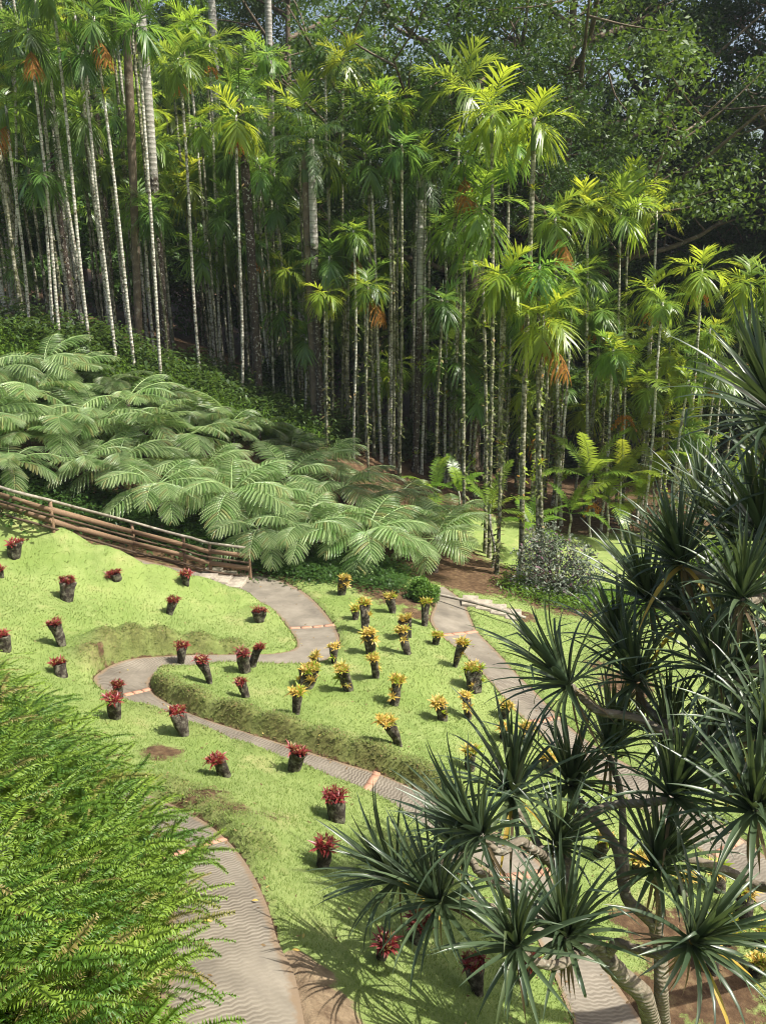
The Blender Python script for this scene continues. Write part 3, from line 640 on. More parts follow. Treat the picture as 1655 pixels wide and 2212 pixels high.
# thick royal palms
RT=[(290,-150,352,775,.21,'royal_bark','thick royal palm trunk, smooth pale above and dark below, leftmost of the grey ones'),
(449,-160,492,765,.22,'royal_bark','thick ringed grey royal palm trunk, second from the left, rising out of the photo'),
(576,-160,598,800,.2,'royal_bark','thick ringed grey royal palm trunk, third from the left, cut by the top edge'),
(518,215,558,890,.19,'dark_bark','dark thick palm trunk freckled with white lichen right of the clean ringed trunk'),
(672,300,693,962,.16,'royal_bark','thick white barked palm trunk in the middle of the grove'),
(205,190,238,705,.15,'dark_bark','dark thick palm trunk behind the third and fourth white trunks'),
(108,330,152,715,.18,'dark_bark','nearly black thick palm trunk behind the leftmost white trunks'),
(268,-60,292,770,.17,'brown_bark','brown thick palm trunk just left of the thick pale royal palm'),
(660,330,680,952,.2,'brown_bark','brown shaded palm trunk just left of the white barked one'),
(910,370,898,1032,.15,'royal_bark','thick olive grey palm trunk with long green crownshaft in the centre')]
for cu,cv,bu,bv,r,bk,lab in RT:
    b=hit(bu,bv); t=at_y(cu,cv,b[1]+.8); b=np.array([b[0],b[1]+.8,float(gfin(b[0],b[1]+.8))])
    make_palm(t,b,lab,'thick trunked royal palms',r=r,hue='m',bark=bk,kind='royal',name='royal_palm',size=1.0 if cv<0 else .62,wob=.05,moss=60 if bk=='dark_bark' else 0)
# young low palms
YT=[(1350,835,1338,1135,1.15,'y',0,'young palm with big feathered yellow green fronds and orange flower sprays, right of centre'),
(1274,1035,1276,1160,.95,'b',1,'young palm with arching green fronds low behind the grey leaved bush'),
(1058,1110,1062,1226,.75,'b',2,'small dark stemmed palm left of the grey leaved bush'),
(940,1065,945,1100,.7,'b',2,'small palm peeping over the tree ferns'),
(1430,905,1420,1120,.85,'y',2,'young palm with crowded yellow fronds right of the big feathered one'),
(1395,930,1385,1125,.7,'y',1,'young palm with yellow fronds between two feathered ones'),
(1312,1085,1310,1165,.75,'y',1,'knee high yellow green palm under the big feathered one'),
(1385,1080,1388,1150,.75,'y',0,'knee high lime palm near the top of the spiky screw pine leaves'),
(1232,1110,1235,1170,.65,'b',2,'tiny palm at the foot of the three pale trunks'),
(1465,960,1460,1130,.8,'y',1,'young palm with yellow fronds just above the screw pine tips'),(1340,1040,1345,1165,.8,'y',2,'lime green palm behind the upper screw pine leaves'),
(1500,1010,1505,1160,.8,'b',0,'young palm half hidden by the upper right screw pine leaves'),(1150,1140,1150,1200,.6,'b',1,'tiny palm right behind the grey leaved bush'),
(990,1060,992,1120,.6,'b',0,'tiny palm between trunks above the rightmost tree fern'),(1600,1060,1600,1170,.9,'b',1,'young palm behind the screw pine near the right edge'),(1410,1040,1410,1150,.7,'y',1,'bright low palm in the gap over the screw pine')]
for cu,cv,bu,bv,s,hue,cr,lab in YT:
    b=hit(bu,bv); t=at_y(cu,cv,b[1]); s*=1.25; make_palm(t,b,lab,'young feather leaved palms',r=.05,hue=hue,crown=cr,size=s,kind='young',name='young_palm',fr=1 if s>1.1 else 0,moss=0)
# shaded filler palms deeper in the grove
g=G_(77)
for k in range(135):
    u=g.uniform(-60,1230); y=g.uniform(37,55)
    p=ground_uy(u,y); h=g.uniform(5,19) if u<950 else g.uniform(4,12)
    top=np.array([p[0]-(.02*h if u<600 else 0)*g.uniform(0,2),p[1],p[2]+h])
    make_palm(top,p,'slender areca palm standing deep in the shaded grove behind the front rows','areca palms deep in the shaded grove',r=.075,hue=['m','d','b','m'][g.integers(0,4)] if u>700 else ['m','b','b','y'][g.integers(0,4)],size=g.uniform(.85,1.2),moss=40 if y<42 else 0,seed=900+k,sides=6,bark=['areca_bark','mossy_bark'][g.integers(0,2)])
for k in range(52):
    u=g.uniform(560,1560); y=g.uniform(33.5,43); p=ground_uy(u,y); h=g.uniform(3.5,11.5)
    make_palm(np.array([p[0]+g.normal(0,.15),p[1],p[2]+h]),p,'short to middling areca palm filling the grove between the taller trunks',"shorter areca palms between the tall ones",r=.06,hue=['m','b','b','y','y'][g.integers(0,5)],size=g.uniform(.75,1.05),moss=70,seed=1500+k,sides=6,bark=['areca_bark','mossy_bark'][g.integers(0,2)],fr=int(g.uniform()<.1),dead=int(g.uniform()<.06))
for k in range(34):
    u=g.uniform(-40,640); y=g.uniform(37,46); p=ground_uy(u,y); h=g.uniform(5,13)
    make_palm(np.array([p[0]-.02*h,p[1],p[2]+h]),p,'low dull areca palm crowded behind the tall white trunks on the left',"low areca palms behind the left trunks",r=.06,hue=['m','d','b'][g.integers(0,3)],size=g.uniform(.85,1.2),seed=1800+k,sides=6,bark='mossy_bark')
# bromeliads sitting on the trunks
TBp=[(400,298,'tiny yellow bromeliad on the trunk right of the thick royal palm'),(232,205,'golden bromeliad high on the second row trunk at upper left'),(1146,408,'yellow bromeliad on the lone tall trunk below its crown'),(988,936,'round lime bromeliad on the thin trunk over the fern tops'),(1081,958,'large spiky lime bromeliad on a trunk left of the lone tall one'),
(1145,1020,'yellow bromeliad at the foot of the lone tall trunk'),(1141,1032,'small yellow bromeliad just under another on the lone tall trunk'),(1200,960,'uppermost of three stacked bromeliads on a thin trunk'),(1198,985,'middle of three stacked bromeliads on a thin trunk'),(1199,1010,'lowest of three stacked bromeliads on a thin trunk'),
(1340,555,'yellow bromeliad high on the close pair of trunks'),(1498,930,'big shaggy bromeliad clump on the leaning trunk at right'),(1495,905,'upper bromeliad on the leaning trunk at right'),(1500,950,'lower bromeliad on the leaning trunk at right'),(1262,880,'pale green bromeliad on the left of three pale trunks'),(1275,895,'yellow green bromeliad on the middle of three pale trunks'),
(1085,755,'bright bromeliad high on the bromeliad stacked trunk'),(1080,795,'bromeliad halfway up the bromeliad stacked trunk'),(1084,825,'bromeliad below halfway on the bromeliad stacked trunk'),(1072,1068,'small orange tipped bromeliad near the fern tops'),(1200,745,'brown green bromeliad clump on the epiphyte crusted trunk'),(1212,790,'shaggy bromeliad mass on the epiphyte crusted trunk'),(1205,870,'yellow bromeliad on the epiphyte crusted trunk'),
(1435,860,'golden bromeliad on the short vine covered trunk'),(1440,885,'yellow bromeliad below the golden one on the vine covered trunk'),(955,850,'yellow green bromeliad on a crowded central trunk'),(906,790,'green bromeliad on the olive grey trunk'),(637,690,'green bromeliad on a shaded trunk left of centre'),(670,680,'fern like bromeliad on the white barked trunk'),(1050,705,'bromeliad on the trunk below the wide glossy crown'),(1000,880,'small bromeliad beside the round lime one'),(898,978,'yellow tipped bromeliad just above the ferns'),(1165,1000,'small bromeliad right of the lone tall trunk'),(1250,800,'light green bromeliad on a shaded trunk at right'),(1275,735,'leafy bromeliad on the feathery yellow palm')]
def nearest(u,v):
    best=None; d=ray(u,v); o=np.array([0,0,CAMZ])
    for bas,P,r in PALMS:
        W=P+bas; rel=W-o; zc=rel[:,1]*CT-rel[:,2]*ST; yu=rel[:,1]*ST+rel[:,2]*CT
        U=UC+F*rel[:,0]/zc; Vv=VC-F*yu/zc; vi=np.linspace(0,1,200); Uf=np.interp(vi,np.linspace(0,1,len(U)),U); Vf=np.interp(vi,np.linspace(0,1,len(U)),Vv)
        k=np.argmin((Uf-u)**2+(Vf-v)**2); dd=(Uf[k]-u)**2+(Vf[k]-v)**2+ (bas[1]>41)*400
        if best is None or dd<best[0]: 
            t=vi[k]*(len(P)-1); i=min(int(t),len(P)-2); best=(dd,W[i]+(W[i+1]-W[i])*(t-i),r)
    return best
for i,(u,v,lab) in enumerate(TBp):
    dd,p,r=nearest(u,v); p=p+np.array([.02,-r*.9,0]); g2=G_(i)
    o=inst('trunk_bromeliad',TB[i%3],None,tuple(p),(R(35)*g2.uniform(.2,1.2),g2.uniform(-.3,.3),g2.uniform(0,6)),g2.uniform(.9,1.5)); tag(o,lab,'bromeliad','bromeliads growing on the palm trunks')

# further bromeliads on the trunks right of the centre
g=G_(98)
for bas,P,r in list(PALMS):
    if r<.07 or r>.12 or bas[1]>40 or bas[0]<.5: continue
    for k in range(g.integers(1,4)):
        t=g.uniform(.12,.72)*(len(P)-1); i=int(t); p=bas+P[i]+(P[i+1]-P[i])*(t-i); a=g.uniform(3.4,6.0); p=p+np.array([math.cos(a)*r*.8,math.sin(a)*r*.8,0])
        o=inst('trunk_bromeliad',TB[k%3],None,tuple(p),(R(g.uniform(15,50)),g.uniform(-.4,.4),g.uniform(0,6)),g.uniform(.7,1.25)); tag(o,'yellow green bromeliad tuft clinging to one of the crowded slender trunks right of centre','bromeliad','small bromeliads on the crowded trunks')
# ------------------------------------------------------------------ broadleaf trees
def leafcloud(g,C,rad,n,s,flat=.8):
    """n diamond leaves spread around clump centres C"""
    k=g.integers(0,len(C),n); d=g.normal(0,1,(n,3)); d/=np.linalg.norm(d,axis=1)[:,None]; d*=(g.uniform(.35,1,(n,1))**.5)*rad[k][:,None]; d[:,2]*=flat
    c=C[k]+d; nr=g.normal(0,1,(n,3)); nr[:,2]+=1.0; nr/=np.linalg.norm(nr,axis=1)[:,None]
    a=g.normal(0,1,(n,3)); a-= (a*nr).sum(1)[:,None]*nr; a/=np.linalg.norm(a,axis=1)[:,None]; b=np.cross(nr,a); sz=s*g.uniform(.6,1.3,(n,1))
    V=np.stack([c-a*sz,c-b*sz*.42-nr*sz*.08,c+a*sz*.9,c+b*sz*.42-nr*sz*.08],1).reshape(-1,3); V[2::4,2]-=sz[:,0]*.25
    return V,np.arange(4*n).reshape(-1,4)
def tree_variant(g,H,z0,rx,nlimb,nleaf,ls,clump,trunk_r,spread=1.0,fork=.3,nsub=5):
    tm=MB(); C=[]; Rd=[]
    tp=np.array([[0,0,-.5],[.1,.05,H*fork*.5],[0,.1,H*fork],[.2,-.1,H*.75],[.1,0,H*.92]]); tp[1:,:2]+=g.normal(0,.15,(4,2)); tp=catmull(tp,4)
    tm.add(*tube(tp,np.linspace(trunk_r,trunk_r*.18,len(tp)),10,True,.04,g))
    for k in range(nlimb):
        f=(k+.5)/nlimb; z=z0+(H*.95-z0)*f; az=k*2.39996+g.normal(0,.3); rr=rx*spread*(math.sin(math.pi*min(1,.22+.72*f))**.7)*g.uniform(.7,1.1)
        st=np.array([np.interp(max(fork*H*.8,z-rr*.55),tp[:,2],tp[:,q]) for q in range(3)]); en=np.array([math.cos(az)*rr,math.sin(az)*rr,z])
        mid=st*.5+en*.5+g.normal(0,rr*.08,3)+[0,0,-rr*.07]; P=catmull([st,mid,en],5); tm.add(*tube(P,np.linspace(trunk_r*.42,trunk_r*.08,len(P)),6,True,.05,g))
        for j in range(nsub):
            t=g.uniform(.35,1); p=np.array([np.interp(t,np.linspace(0,1,len(P)),P[:,q]) for q in range(3)]); e=p+g.normal(0,1,3)*[rx*.22,rx*.22,rx*.13]+[0,0,rx*.08]
            tm.add(*tube(catmull([p,(p+e)/2+g.normal(0,.15,3),e],3),np.linspace(trunk_r*.12,.02,7),4,False)); C.append(e); Rd.append(clump*g.uniform(.6,1.25))
    C=np.array(C); Rd=np.array(Rd); lm=MB(); V,Q=leafcloud(g,C,Rd,nleaf,ls,.6); lm.add(V,Q)
    return tm.mesh('trunk_and_limbs',M['brown_bark'],True),lm.mesh('broad_crown',M['broad'])
TV={'tall':tree_variant(G_(1),32,5,7.5,26,80000,.135,1.9,.55),'tall2':tree_variant(G_(2),30,9,8,24,64000,.135,1.8,.5),
 'open':tree_variant(G_(3),26,13,10,24,38000,.125,1.5,.42,fork=.42,nsub=6),'bushy':tree_variant(G_(4),12,.8,4.2,16,20000,.2,1.4,.22),
 'mid':tree_variant(G_(5),20,3,5.5,20,50000,.14,1.6,.35)}
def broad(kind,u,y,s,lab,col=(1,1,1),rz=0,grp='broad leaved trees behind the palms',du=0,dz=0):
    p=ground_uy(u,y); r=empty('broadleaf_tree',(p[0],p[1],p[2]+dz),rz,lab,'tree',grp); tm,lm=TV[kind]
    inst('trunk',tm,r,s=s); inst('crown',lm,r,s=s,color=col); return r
BT=[('tall',1560,54,1.12,'tall dark tree filling the upper right corner',(.45,.56,.66)),('tall',1330,58,1.1,'tall dark tree left of the one in the upper right corner',(.5,.6,.66)),  # crown tints put shade (dark, bluish) and sun (brighter) into the leaf colour
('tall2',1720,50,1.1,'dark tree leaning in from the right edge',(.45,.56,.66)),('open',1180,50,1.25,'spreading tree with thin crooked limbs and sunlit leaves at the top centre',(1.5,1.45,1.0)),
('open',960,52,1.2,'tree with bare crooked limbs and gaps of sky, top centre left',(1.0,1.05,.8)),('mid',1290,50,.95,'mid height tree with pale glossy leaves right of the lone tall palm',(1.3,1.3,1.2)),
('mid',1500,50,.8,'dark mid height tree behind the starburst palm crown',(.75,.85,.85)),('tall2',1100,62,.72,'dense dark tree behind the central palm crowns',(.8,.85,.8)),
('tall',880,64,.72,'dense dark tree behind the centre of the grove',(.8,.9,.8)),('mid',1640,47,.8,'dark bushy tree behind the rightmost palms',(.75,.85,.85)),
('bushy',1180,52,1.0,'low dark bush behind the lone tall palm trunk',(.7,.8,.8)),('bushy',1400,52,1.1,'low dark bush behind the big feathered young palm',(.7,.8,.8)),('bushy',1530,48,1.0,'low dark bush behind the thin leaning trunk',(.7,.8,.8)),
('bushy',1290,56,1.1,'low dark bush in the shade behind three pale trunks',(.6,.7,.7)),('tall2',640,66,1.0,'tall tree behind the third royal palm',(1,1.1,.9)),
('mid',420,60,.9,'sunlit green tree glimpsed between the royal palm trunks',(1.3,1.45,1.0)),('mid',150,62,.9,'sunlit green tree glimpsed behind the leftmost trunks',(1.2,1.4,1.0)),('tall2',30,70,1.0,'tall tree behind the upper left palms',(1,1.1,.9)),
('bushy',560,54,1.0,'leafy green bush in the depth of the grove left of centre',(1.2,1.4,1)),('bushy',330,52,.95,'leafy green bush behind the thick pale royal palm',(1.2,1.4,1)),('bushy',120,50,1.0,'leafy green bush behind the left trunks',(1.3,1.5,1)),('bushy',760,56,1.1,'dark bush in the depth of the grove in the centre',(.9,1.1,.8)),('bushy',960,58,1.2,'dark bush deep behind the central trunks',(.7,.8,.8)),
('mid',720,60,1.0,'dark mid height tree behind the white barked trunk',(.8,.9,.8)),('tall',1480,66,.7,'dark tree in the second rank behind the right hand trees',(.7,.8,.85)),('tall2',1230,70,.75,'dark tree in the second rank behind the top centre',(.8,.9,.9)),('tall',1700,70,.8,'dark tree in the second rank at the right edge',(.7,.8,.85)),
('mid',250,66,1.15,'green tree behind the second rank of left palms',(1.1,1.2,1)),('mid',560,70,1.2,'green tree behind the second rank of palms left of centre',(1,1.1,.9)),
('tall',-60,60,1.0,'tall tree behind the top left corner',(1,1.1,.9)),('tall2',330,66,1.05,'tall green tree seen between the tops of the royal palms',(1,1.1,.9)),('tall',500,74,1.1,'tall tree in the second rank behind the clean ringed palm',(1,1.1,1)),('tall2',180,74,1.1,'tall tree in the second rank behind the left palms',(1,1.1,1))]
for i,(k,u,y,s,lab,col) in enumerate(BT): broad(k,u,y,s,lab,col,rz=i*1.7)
# big brown trunk standing on the bare slope
b=hit(1020,1028); r_=empty('old_tree',b,0,'big grey brown tree trunk with flared roots on the bare slope','tree')
m=MB(); P=catmull([[0,0,-.4],[0,0,.5],[-.05,0,3],[-.2,.1,8],[-.3,.2,14],[-.2,.3,20]],5); q=np.linspace(0,1,len(P)); m.add(*tube(P,np.interp(q,[0,.06,.2,1],[.75,.5,.42,.2]),14,True,.05,G_(9)))
for k in range(7):
    az=k*.9; e=np.array([math.cos(az)*1.3,math.sin(az)*1.3,-.45]); m.add(*tube(catmull([[math.cos(az)*.25,math.sin(az)*.25,.6],[math.cos(az)*.7,math.sin(az)*.7,.08],e],4),np.linspace(.2,.05,9),6))
m.obj('trunk',M['brown_bark'],r_,True); inst('crown',TV['open'][1],r_,(0,0,4),s=.75,color=(.8,.9,.8))
# ------------------------------------------------------------------ tree ferns
def tf_frond(g,L,e,bend,npin=15,pl=.78):
    mb=MB(); K=16; s=np.linspace(0,1,K); a=e-bend*s**1.2
    P=np.stack([np.r_[0,np.cumsum(np.cos(a[:-1]))]*L/(K-1),g.normal(0,.1)*L*s**2,np.r_[0,np.cumsum(np.sin(a[:-1]))]*L/(K-1)],-1)
    mb.add(*tube(P,np.linspace(.022,.006,K),4,False)); T=np.gradient(P,axis=0); T/=np.linalg.norm(T,axis=1)[:,None]
    VV=[];n=0
    for i in range(npin):
        t=.16+.84*(i+.5)/npin; p=np.array([np.interp(t,s,P[:,q]) for q in range(3)]); tg=np.array([np.interp(t,s,T[:,q]) for q in range(3)]); nr=np.cross(tg,[0,1,0]); nr*=np.sign(nr[2]+1e-6); 
        l=pl*(math.sin(math.pi*(.14+.83*(t-.16)/.84))**.75)*g.uniform(.92,1.08)
        for sd_ in (-1,1):
            sw=.25+.75*t+g.normal(0,.04); d=np.array([0,sd_*math.cos(sw),0])+tg*math.sin(sw)+nr*.12; d/=np.linalg.norm(d)
            m_=15; q=np.linspace(0.04,1,m_); ax=p+d*(l*q)[:,None]; ax[:,2]-=.42*l*q**2; ax+=nr*0.0
            ad=np.gradient(ax,axis=0); ad/=np.linalg.norm(ad,axis=1)[:,None]; sv_=np.cross(ad,np.tile(nr,(m_,1))); sv_/=np.linalg.norm(sv_,axis=1)[:,None]
            un=np.cross(sv_,ad)
            wl=l*.15*np.sin(math.pi*(.2+.76*q))**.8; hw=l/m_*.40
            V=[ax]; Tt=[]; jj=np.arange(m_-1)
            for s2 in (-1,1):
                dr=sv_*s2*.92+ad*.38; mx=(ax[:-1]+ax[1:])/2; w2=(wl[:-1]+wl[1:])/2; tip=mx+dr[:-1]*w2[:,None]; tip[:,2]-=w2*.25
                o_=sum(len(v) for v in V); V.append(tip); Tt.append(np.stack([jj,jj+1,o_+jj],-1))
            mb.add(np.concatenate(V),None,np.concatenate(Tt))
    return mb
FR=[tf_frond(G_(600+i),[2.7,2.9,2.5,2.8][i],R([42,34,24,12][i]),R([62,66,62,58][i])) for i in range(4)]
def tf_crown(g,n=13):
    mb=MB()
    for k in range(n):
        f=k/(n-1); i=min(3,int(f*4)); az=k*2.39996+g.normal(0,.15); mb.addmb(FR[i],M4(rotz(az)@rotaxis([0,1,0],g.normal(0,.1)),[.07*math.cos(az),.07*math.sin(az),0],g.uniform(.85,1.1)))
    return mb
TF=[tf_crown(G_(620+i),15+i%3).mesh('tree_fern_crown',M['tfern']) for i in range(4)]
FT=[(45,840,1.3,1.1,'tree fern at the left edge with pale layered fronds'),(150,790,1.0,.9,'highest tree fern, at the upper left below the palm trunks'),(210,890,1.3,1.05,'tree fern with silvery fronds behind the fence, second from the left edge'),(60,930,1.2,.9,'tree fern with yellow green fronds right over the left end of the fence'),
(255,985,1.5,1.0,'tree fern with dense fronds hanging over the middle of the fence'),(400,930,1.4,1.1,'tree fern with one long bright frond arching to the right in the middle'),(340,1035,1.7,.95,'tree fern whose bare stalks fan out in the dark behind the fence'),(500,900,1.0,.9,'dark green tree fern at the foot of the palm trunks'),
(500,1050,1.6,1.0,'tree fern with pale fronds right of the fanned stalks'),(620,1015,1.4,1.0,'tree fern with layered fronds above the end of the fence'),(560,1130,1.1,.85,'small tree fern with rounded fronds at the end of the fence'),(655,1130,1.2,.9,'small tree fern hanging over the dark bed right of the fence'),
(740,1040,1.5,1.0,'tree fern with broad pale fronds in the centre'),(790,1140,1.3,1.1,'tree fern with striped fronds drooping over the upper path'),(880,1110,1.4,.95,'tree fern with fine bright fronds right of the striped one'),(940,1150,1.3,.85,'rightmost tree fern with soft fronds over brown soil'),
(690,985,1.1,.85,'dark tree fern just under the white barked trunk'),(860,1060,1.2,.8,'dull green tree fern beneath the crowded central trunks'),(20,985,1.3,.8,'tree fern in shade behind the left end of the fence'),(310,915,1.2,1.0,'tree fern with yellowed frond tips between the two silvery ones'),(980,1100,1.2,.7,'feathery tree fern beside the small peeping palm'),(120,905,1.2,1.0,'tree fern with glossy fronds between the left edge and the silvery one'),(440,1000,1.5,.95,'tree fern with pale flat fronds over the fence middle'),(-60,900,1.3,1.1,'tree fern cut by the left edge of the photo'),(95,770,1.2,.85,'tree fern highest on the slope beside the leftmost trunks'),(275,850,1.2,.9,'tree fern with fresh fronds in front of the bright undergrowth'),(5,790,1.3,.9,'tree fern at the upper left edge of the fern bank'),(580,1060,1.3,.8,'tree fern squeezed between the layered ones above the fence end'),(720,1110,1.2,.8,'tree fern with short pale fronds over the dark bed'),(185,985,1.4,.75,'tree fern drooping low over the left part of the fence'),
(350,850,.9,.7,'dull tree fern in the undergrowth between two white palm feet'),(425,885,.9,.75,'dull tree fern at the foot of the palm with clean spaced trunk'),(560,915,.9,.75,'dull tree fern below the glossy whorled bush'),(630,955,.9,.7,'dull tree fern left of the thick pale central trunk'),(240,815,.9,.7,'dull tree fern high in the undergrowth at left')]
for i,(u,v,h,s,lab) in enumerate(FT):
    p=hit(u,v+12,h); gzz=float(gfin(p[0],p[1])); h=p[2]-gzz; g=G_(i+50)
    r=empty('tree_fern',(p[0],p[1],gzz),0,lab,'tree fern','tree ferns along the fence and path')
    m=MB(); P=np.array([[0,0,-.2],[.03,0,h*.3],[0,.05,h*.7],[0,0,h]]); m.add(*tube(P,[.14,.1,.085,.07],8,True,.08,g)); m.obj('trunk',M['dark_bark'],r,True)
    inst('crown',TF[i%4],r,(0,0,h),(g.normal(.08,.12),g.normal(0,.14),g.uniform(0,6.28)),s*.9*g.uniform(.9,1.08),tuple(np.array([1,1,1])*g.uniform(.8,1.15)*(.55 if lab.startswith('dull') else 1)))
# ------------------------------------------------------------------ undergrowth (nobody could count it)
def scatter_leaves(name,mat,n,us,vs,hmin,hmax,s,g,asp=.3,test=None,group=None,long=False):
    P=[];C=[]
    cx=g.uniform(us[0],us[1],n//40); 
    for u in cx:
        f=(u-us[0])/(us[1]-us[0]); v0=np.interp(f,np.linspace(0,1,len(vs)),[a for a,b in vs]); v1=np.interp(f,np.linspace(0,1,len(vs)),[b for a,b in vs]); C.append(hit(u,g.uniform(v0,v1),0))
    C=np.array(C); k=g.integers(0,len(C),n); h=g.uniform(hmin,hmax,len(C))[k]*g.uniform(.1,1,n)**.7
    c=C[k]+g.normal(0,.38,(n,3))*[1,1,0]; c[:,2]=gfin(c[:,0],c[:,1])+h
    d=g.normal(0,1,(n,3)); d[:,2]=g.uniform(-.3,.9,n); d/=np.linalg.norm(d,axis=1)[:,None]; S=np.cross(d,[0,0,1.0]); S/=np.linalg.norm(S,axis=1)[:,None]; sz=s*g.uniform(.6,1.4,(n,1))
    a=c; b=c+d*sz*.5+S*sz*asp*.5; e=c+d*sz-[0,0,1]*sz*.3; f=c+d*sz*.5-S*sz*asp*.5
    m=MB(); m.add(np.stack([a,b,e,f],1).reshape(-1,3),np.arange(4*n).reshape(-1,4)); o=m.obj(name,mat); return tag(o,kind='stuff')
tag(scatter_leaves('undergrowth',M['under'],60000,(-80,680),[(735,800),(750,860),(800,920),(850,960),(880,985)],.3,1.3,.26,G_(31),.2),'bushy bright green undergrowth at the feet of the palms above the tree ferns','undergrowth',kind='stuff')
tag(scatter_leaves('dark_ground_cover',M['cover'],20000,(545,860),[(1170,1225),(1185,1248),(1195,1262),(1225,1280)],.08,.4,.12,G_(32),.5),'dark leafy ground cover bed under the tree ferns beside the upper path','ground cover',kind='stuff')
tag(scatter_leaves('fence_undergrowth',M['cover'],22000,(-60,545),[(1000,1090),(1040,1130),(1080,1165),(1120,1200),(1160,1225)],.15,.8,.16,G_(33),.45),'dark low plants growing behind the wooden fence','undergrowth',kind='stuff')
tag(scatter_leaves('slope_litter_plants',M['under'],9000,(1110,1420),[(1240,1290),(1260,1310),(1280,1330),(1290,1330)],.08,.4,.16,G_(34),.3),'patchy low plants on the shaded soil right of the right hand path','undergrowth',kind='stuff')
tag(scatter_leaves('far_undergrowth',M['broad'],40000,(-60,1700),[(700,740),(760,850),(880,960),(985,1020),(1000,1040),(1000,1040)],.2,1.6,.3,G_(35),.4),'low dark plants on the forest floor between the far trunks','undergrowth',kind='stuff')
# shrubs
def shrub(name,u,v,rx,rz_,n,s,mat,lab,cat,stem=.05,flat=1):
    p=hit(u,v); g=G_(int(u)); r=empty(name,p,0,lab,cat); C=[];m=MB()
    for k in range(26):
        d=g.normal(0,1,3); d/=np.linalg.norm(d); d[2]=abs(d[2]); e=d*[rx,rx,rz_*1.7]*g.uniform(.5,.85)+[0,0,rz_*.25]; C.append(e); m.add(*tube(catmull([[0,0,-.1],e*.5+g.normal(0,.05,3),e],3),np.linspace(stem,.008,7),5,False))
    m.obj('stems',M['brown_bark'],r,True); C=np.array(C); V,Q=leafcloud(g,C,np.full(len(C),rx*.42),n,s,.9); m=MB(); m.add(V,Q); m.obj('foliage',mat,r); return r
shrub('grey_leaved_bush',1195,1278,1.6,1.35,4600,.075,M['greybush'],'big loose bush with grey and purple leaves beside the palm feet','bush')
shrub('round_shrub',912,1296,.5,.42,7000,.045,M['shrub'],'small round clipped shrub at the head of the right hand path','shrub',.02)
shrub('low_bush',1560,1250,1.3,.8,6000,.1,M['under'],'leafy bush behind the screw pine at right','bush')
shrub('glossy_bush',598,860,1.0,1.5,5000,.16,M['cover'],'dark glossy whorled bush standing among the palm trunks left of centre','bush')
# ------------------------------------------------------------------ planted stumps with bromeliads
def brom(g,n,L,w): return rosette(g,n,L,w,82,12,40,segs=3,fold=.25)
BR=[brom(G_(700+i),15,[.125,.14,.115][i],.030).mesh('bromeliad',M['brom_red']) for i in range(3)]
BY=[brom(G_(710+i),15,[.14,.155,.125][i],.034).mesh('bromeliad',M['brom_yel']) for i in range(3)]
BG=[brom(G_(720+i),15,[.15,.15,.14][i],.034).mesh('bromeliad',M['brom_grn']) for i in range(2)]
def stump_mesh(g,H,rt,rb,shape):
    n=20; K=11; V=[]; ph=g.uniform(0,6.28,6)
    def rad(q,a):
        r=rb+(rt-rb)*q
        if shape=='bowl': r=rb+(rt-rb)*q**.6
        if shape=='log': r=rb*(1-q)+rt*q+.06*rt*math.sin(q*6)
        lump=1+.12*math.sin(2*a+ph[0]+q*2)+.09*math.sin(3*a+ph[1]-q*4)+.06*math.sin(5*a+ph[2]+q*7)+.05*math.sin(7*a+ph[3])*math.sin(q*9+ph[4])
        return r*lump*(1+g.normal(0,.025))
    lean=g.normal(0,.06,2)*H*3
    for k in range(K):
        q=k/(K-1)
        for j in range(n):
            a=2*math.pi*j/n; r=rad(q,a); z=-.08+(H+.08)*q+(0.05*H*math.sin(a*2+ph[5]) if q>.9 else 0)+(g.normal(0,.012) if q>.85 else 0); V.append([r*math.cos(a)+lean[0]*q**1.5,r*math.sin(a)+lean[1]*q**1.5,z])
    # hollow rim
    for sc_,dz in ((.78,-.015),(.6,-.08*H-.03)):
        for j in range(n):
            a=2*math.pi*j/n; r=rad(1,a)*sc_; V.append([r*math.cos(a)+lean[0],r*math.sin(a)+lean[1],H+dz+.05*H*math.sin(a*2+ph[5])*.6])
    V.append([lean[0],lean[1],H-.1*H-.03]); i=np.arange(K+1)[:,None]*n; j=np.arange(n)[None]; k=(j+1)%n
    Q=np.stack([i+j,i+k,i+n+k,i+n+j],-1).reshape(-1,4); o=(K+1)*n; T=np.stack([o+np.arange(n),o+(np.arange(n)+1)%n,np.full(n,len(V)-1)],-1)
    m=MB(); m.add(np.array(V),Q,T); return m,lean
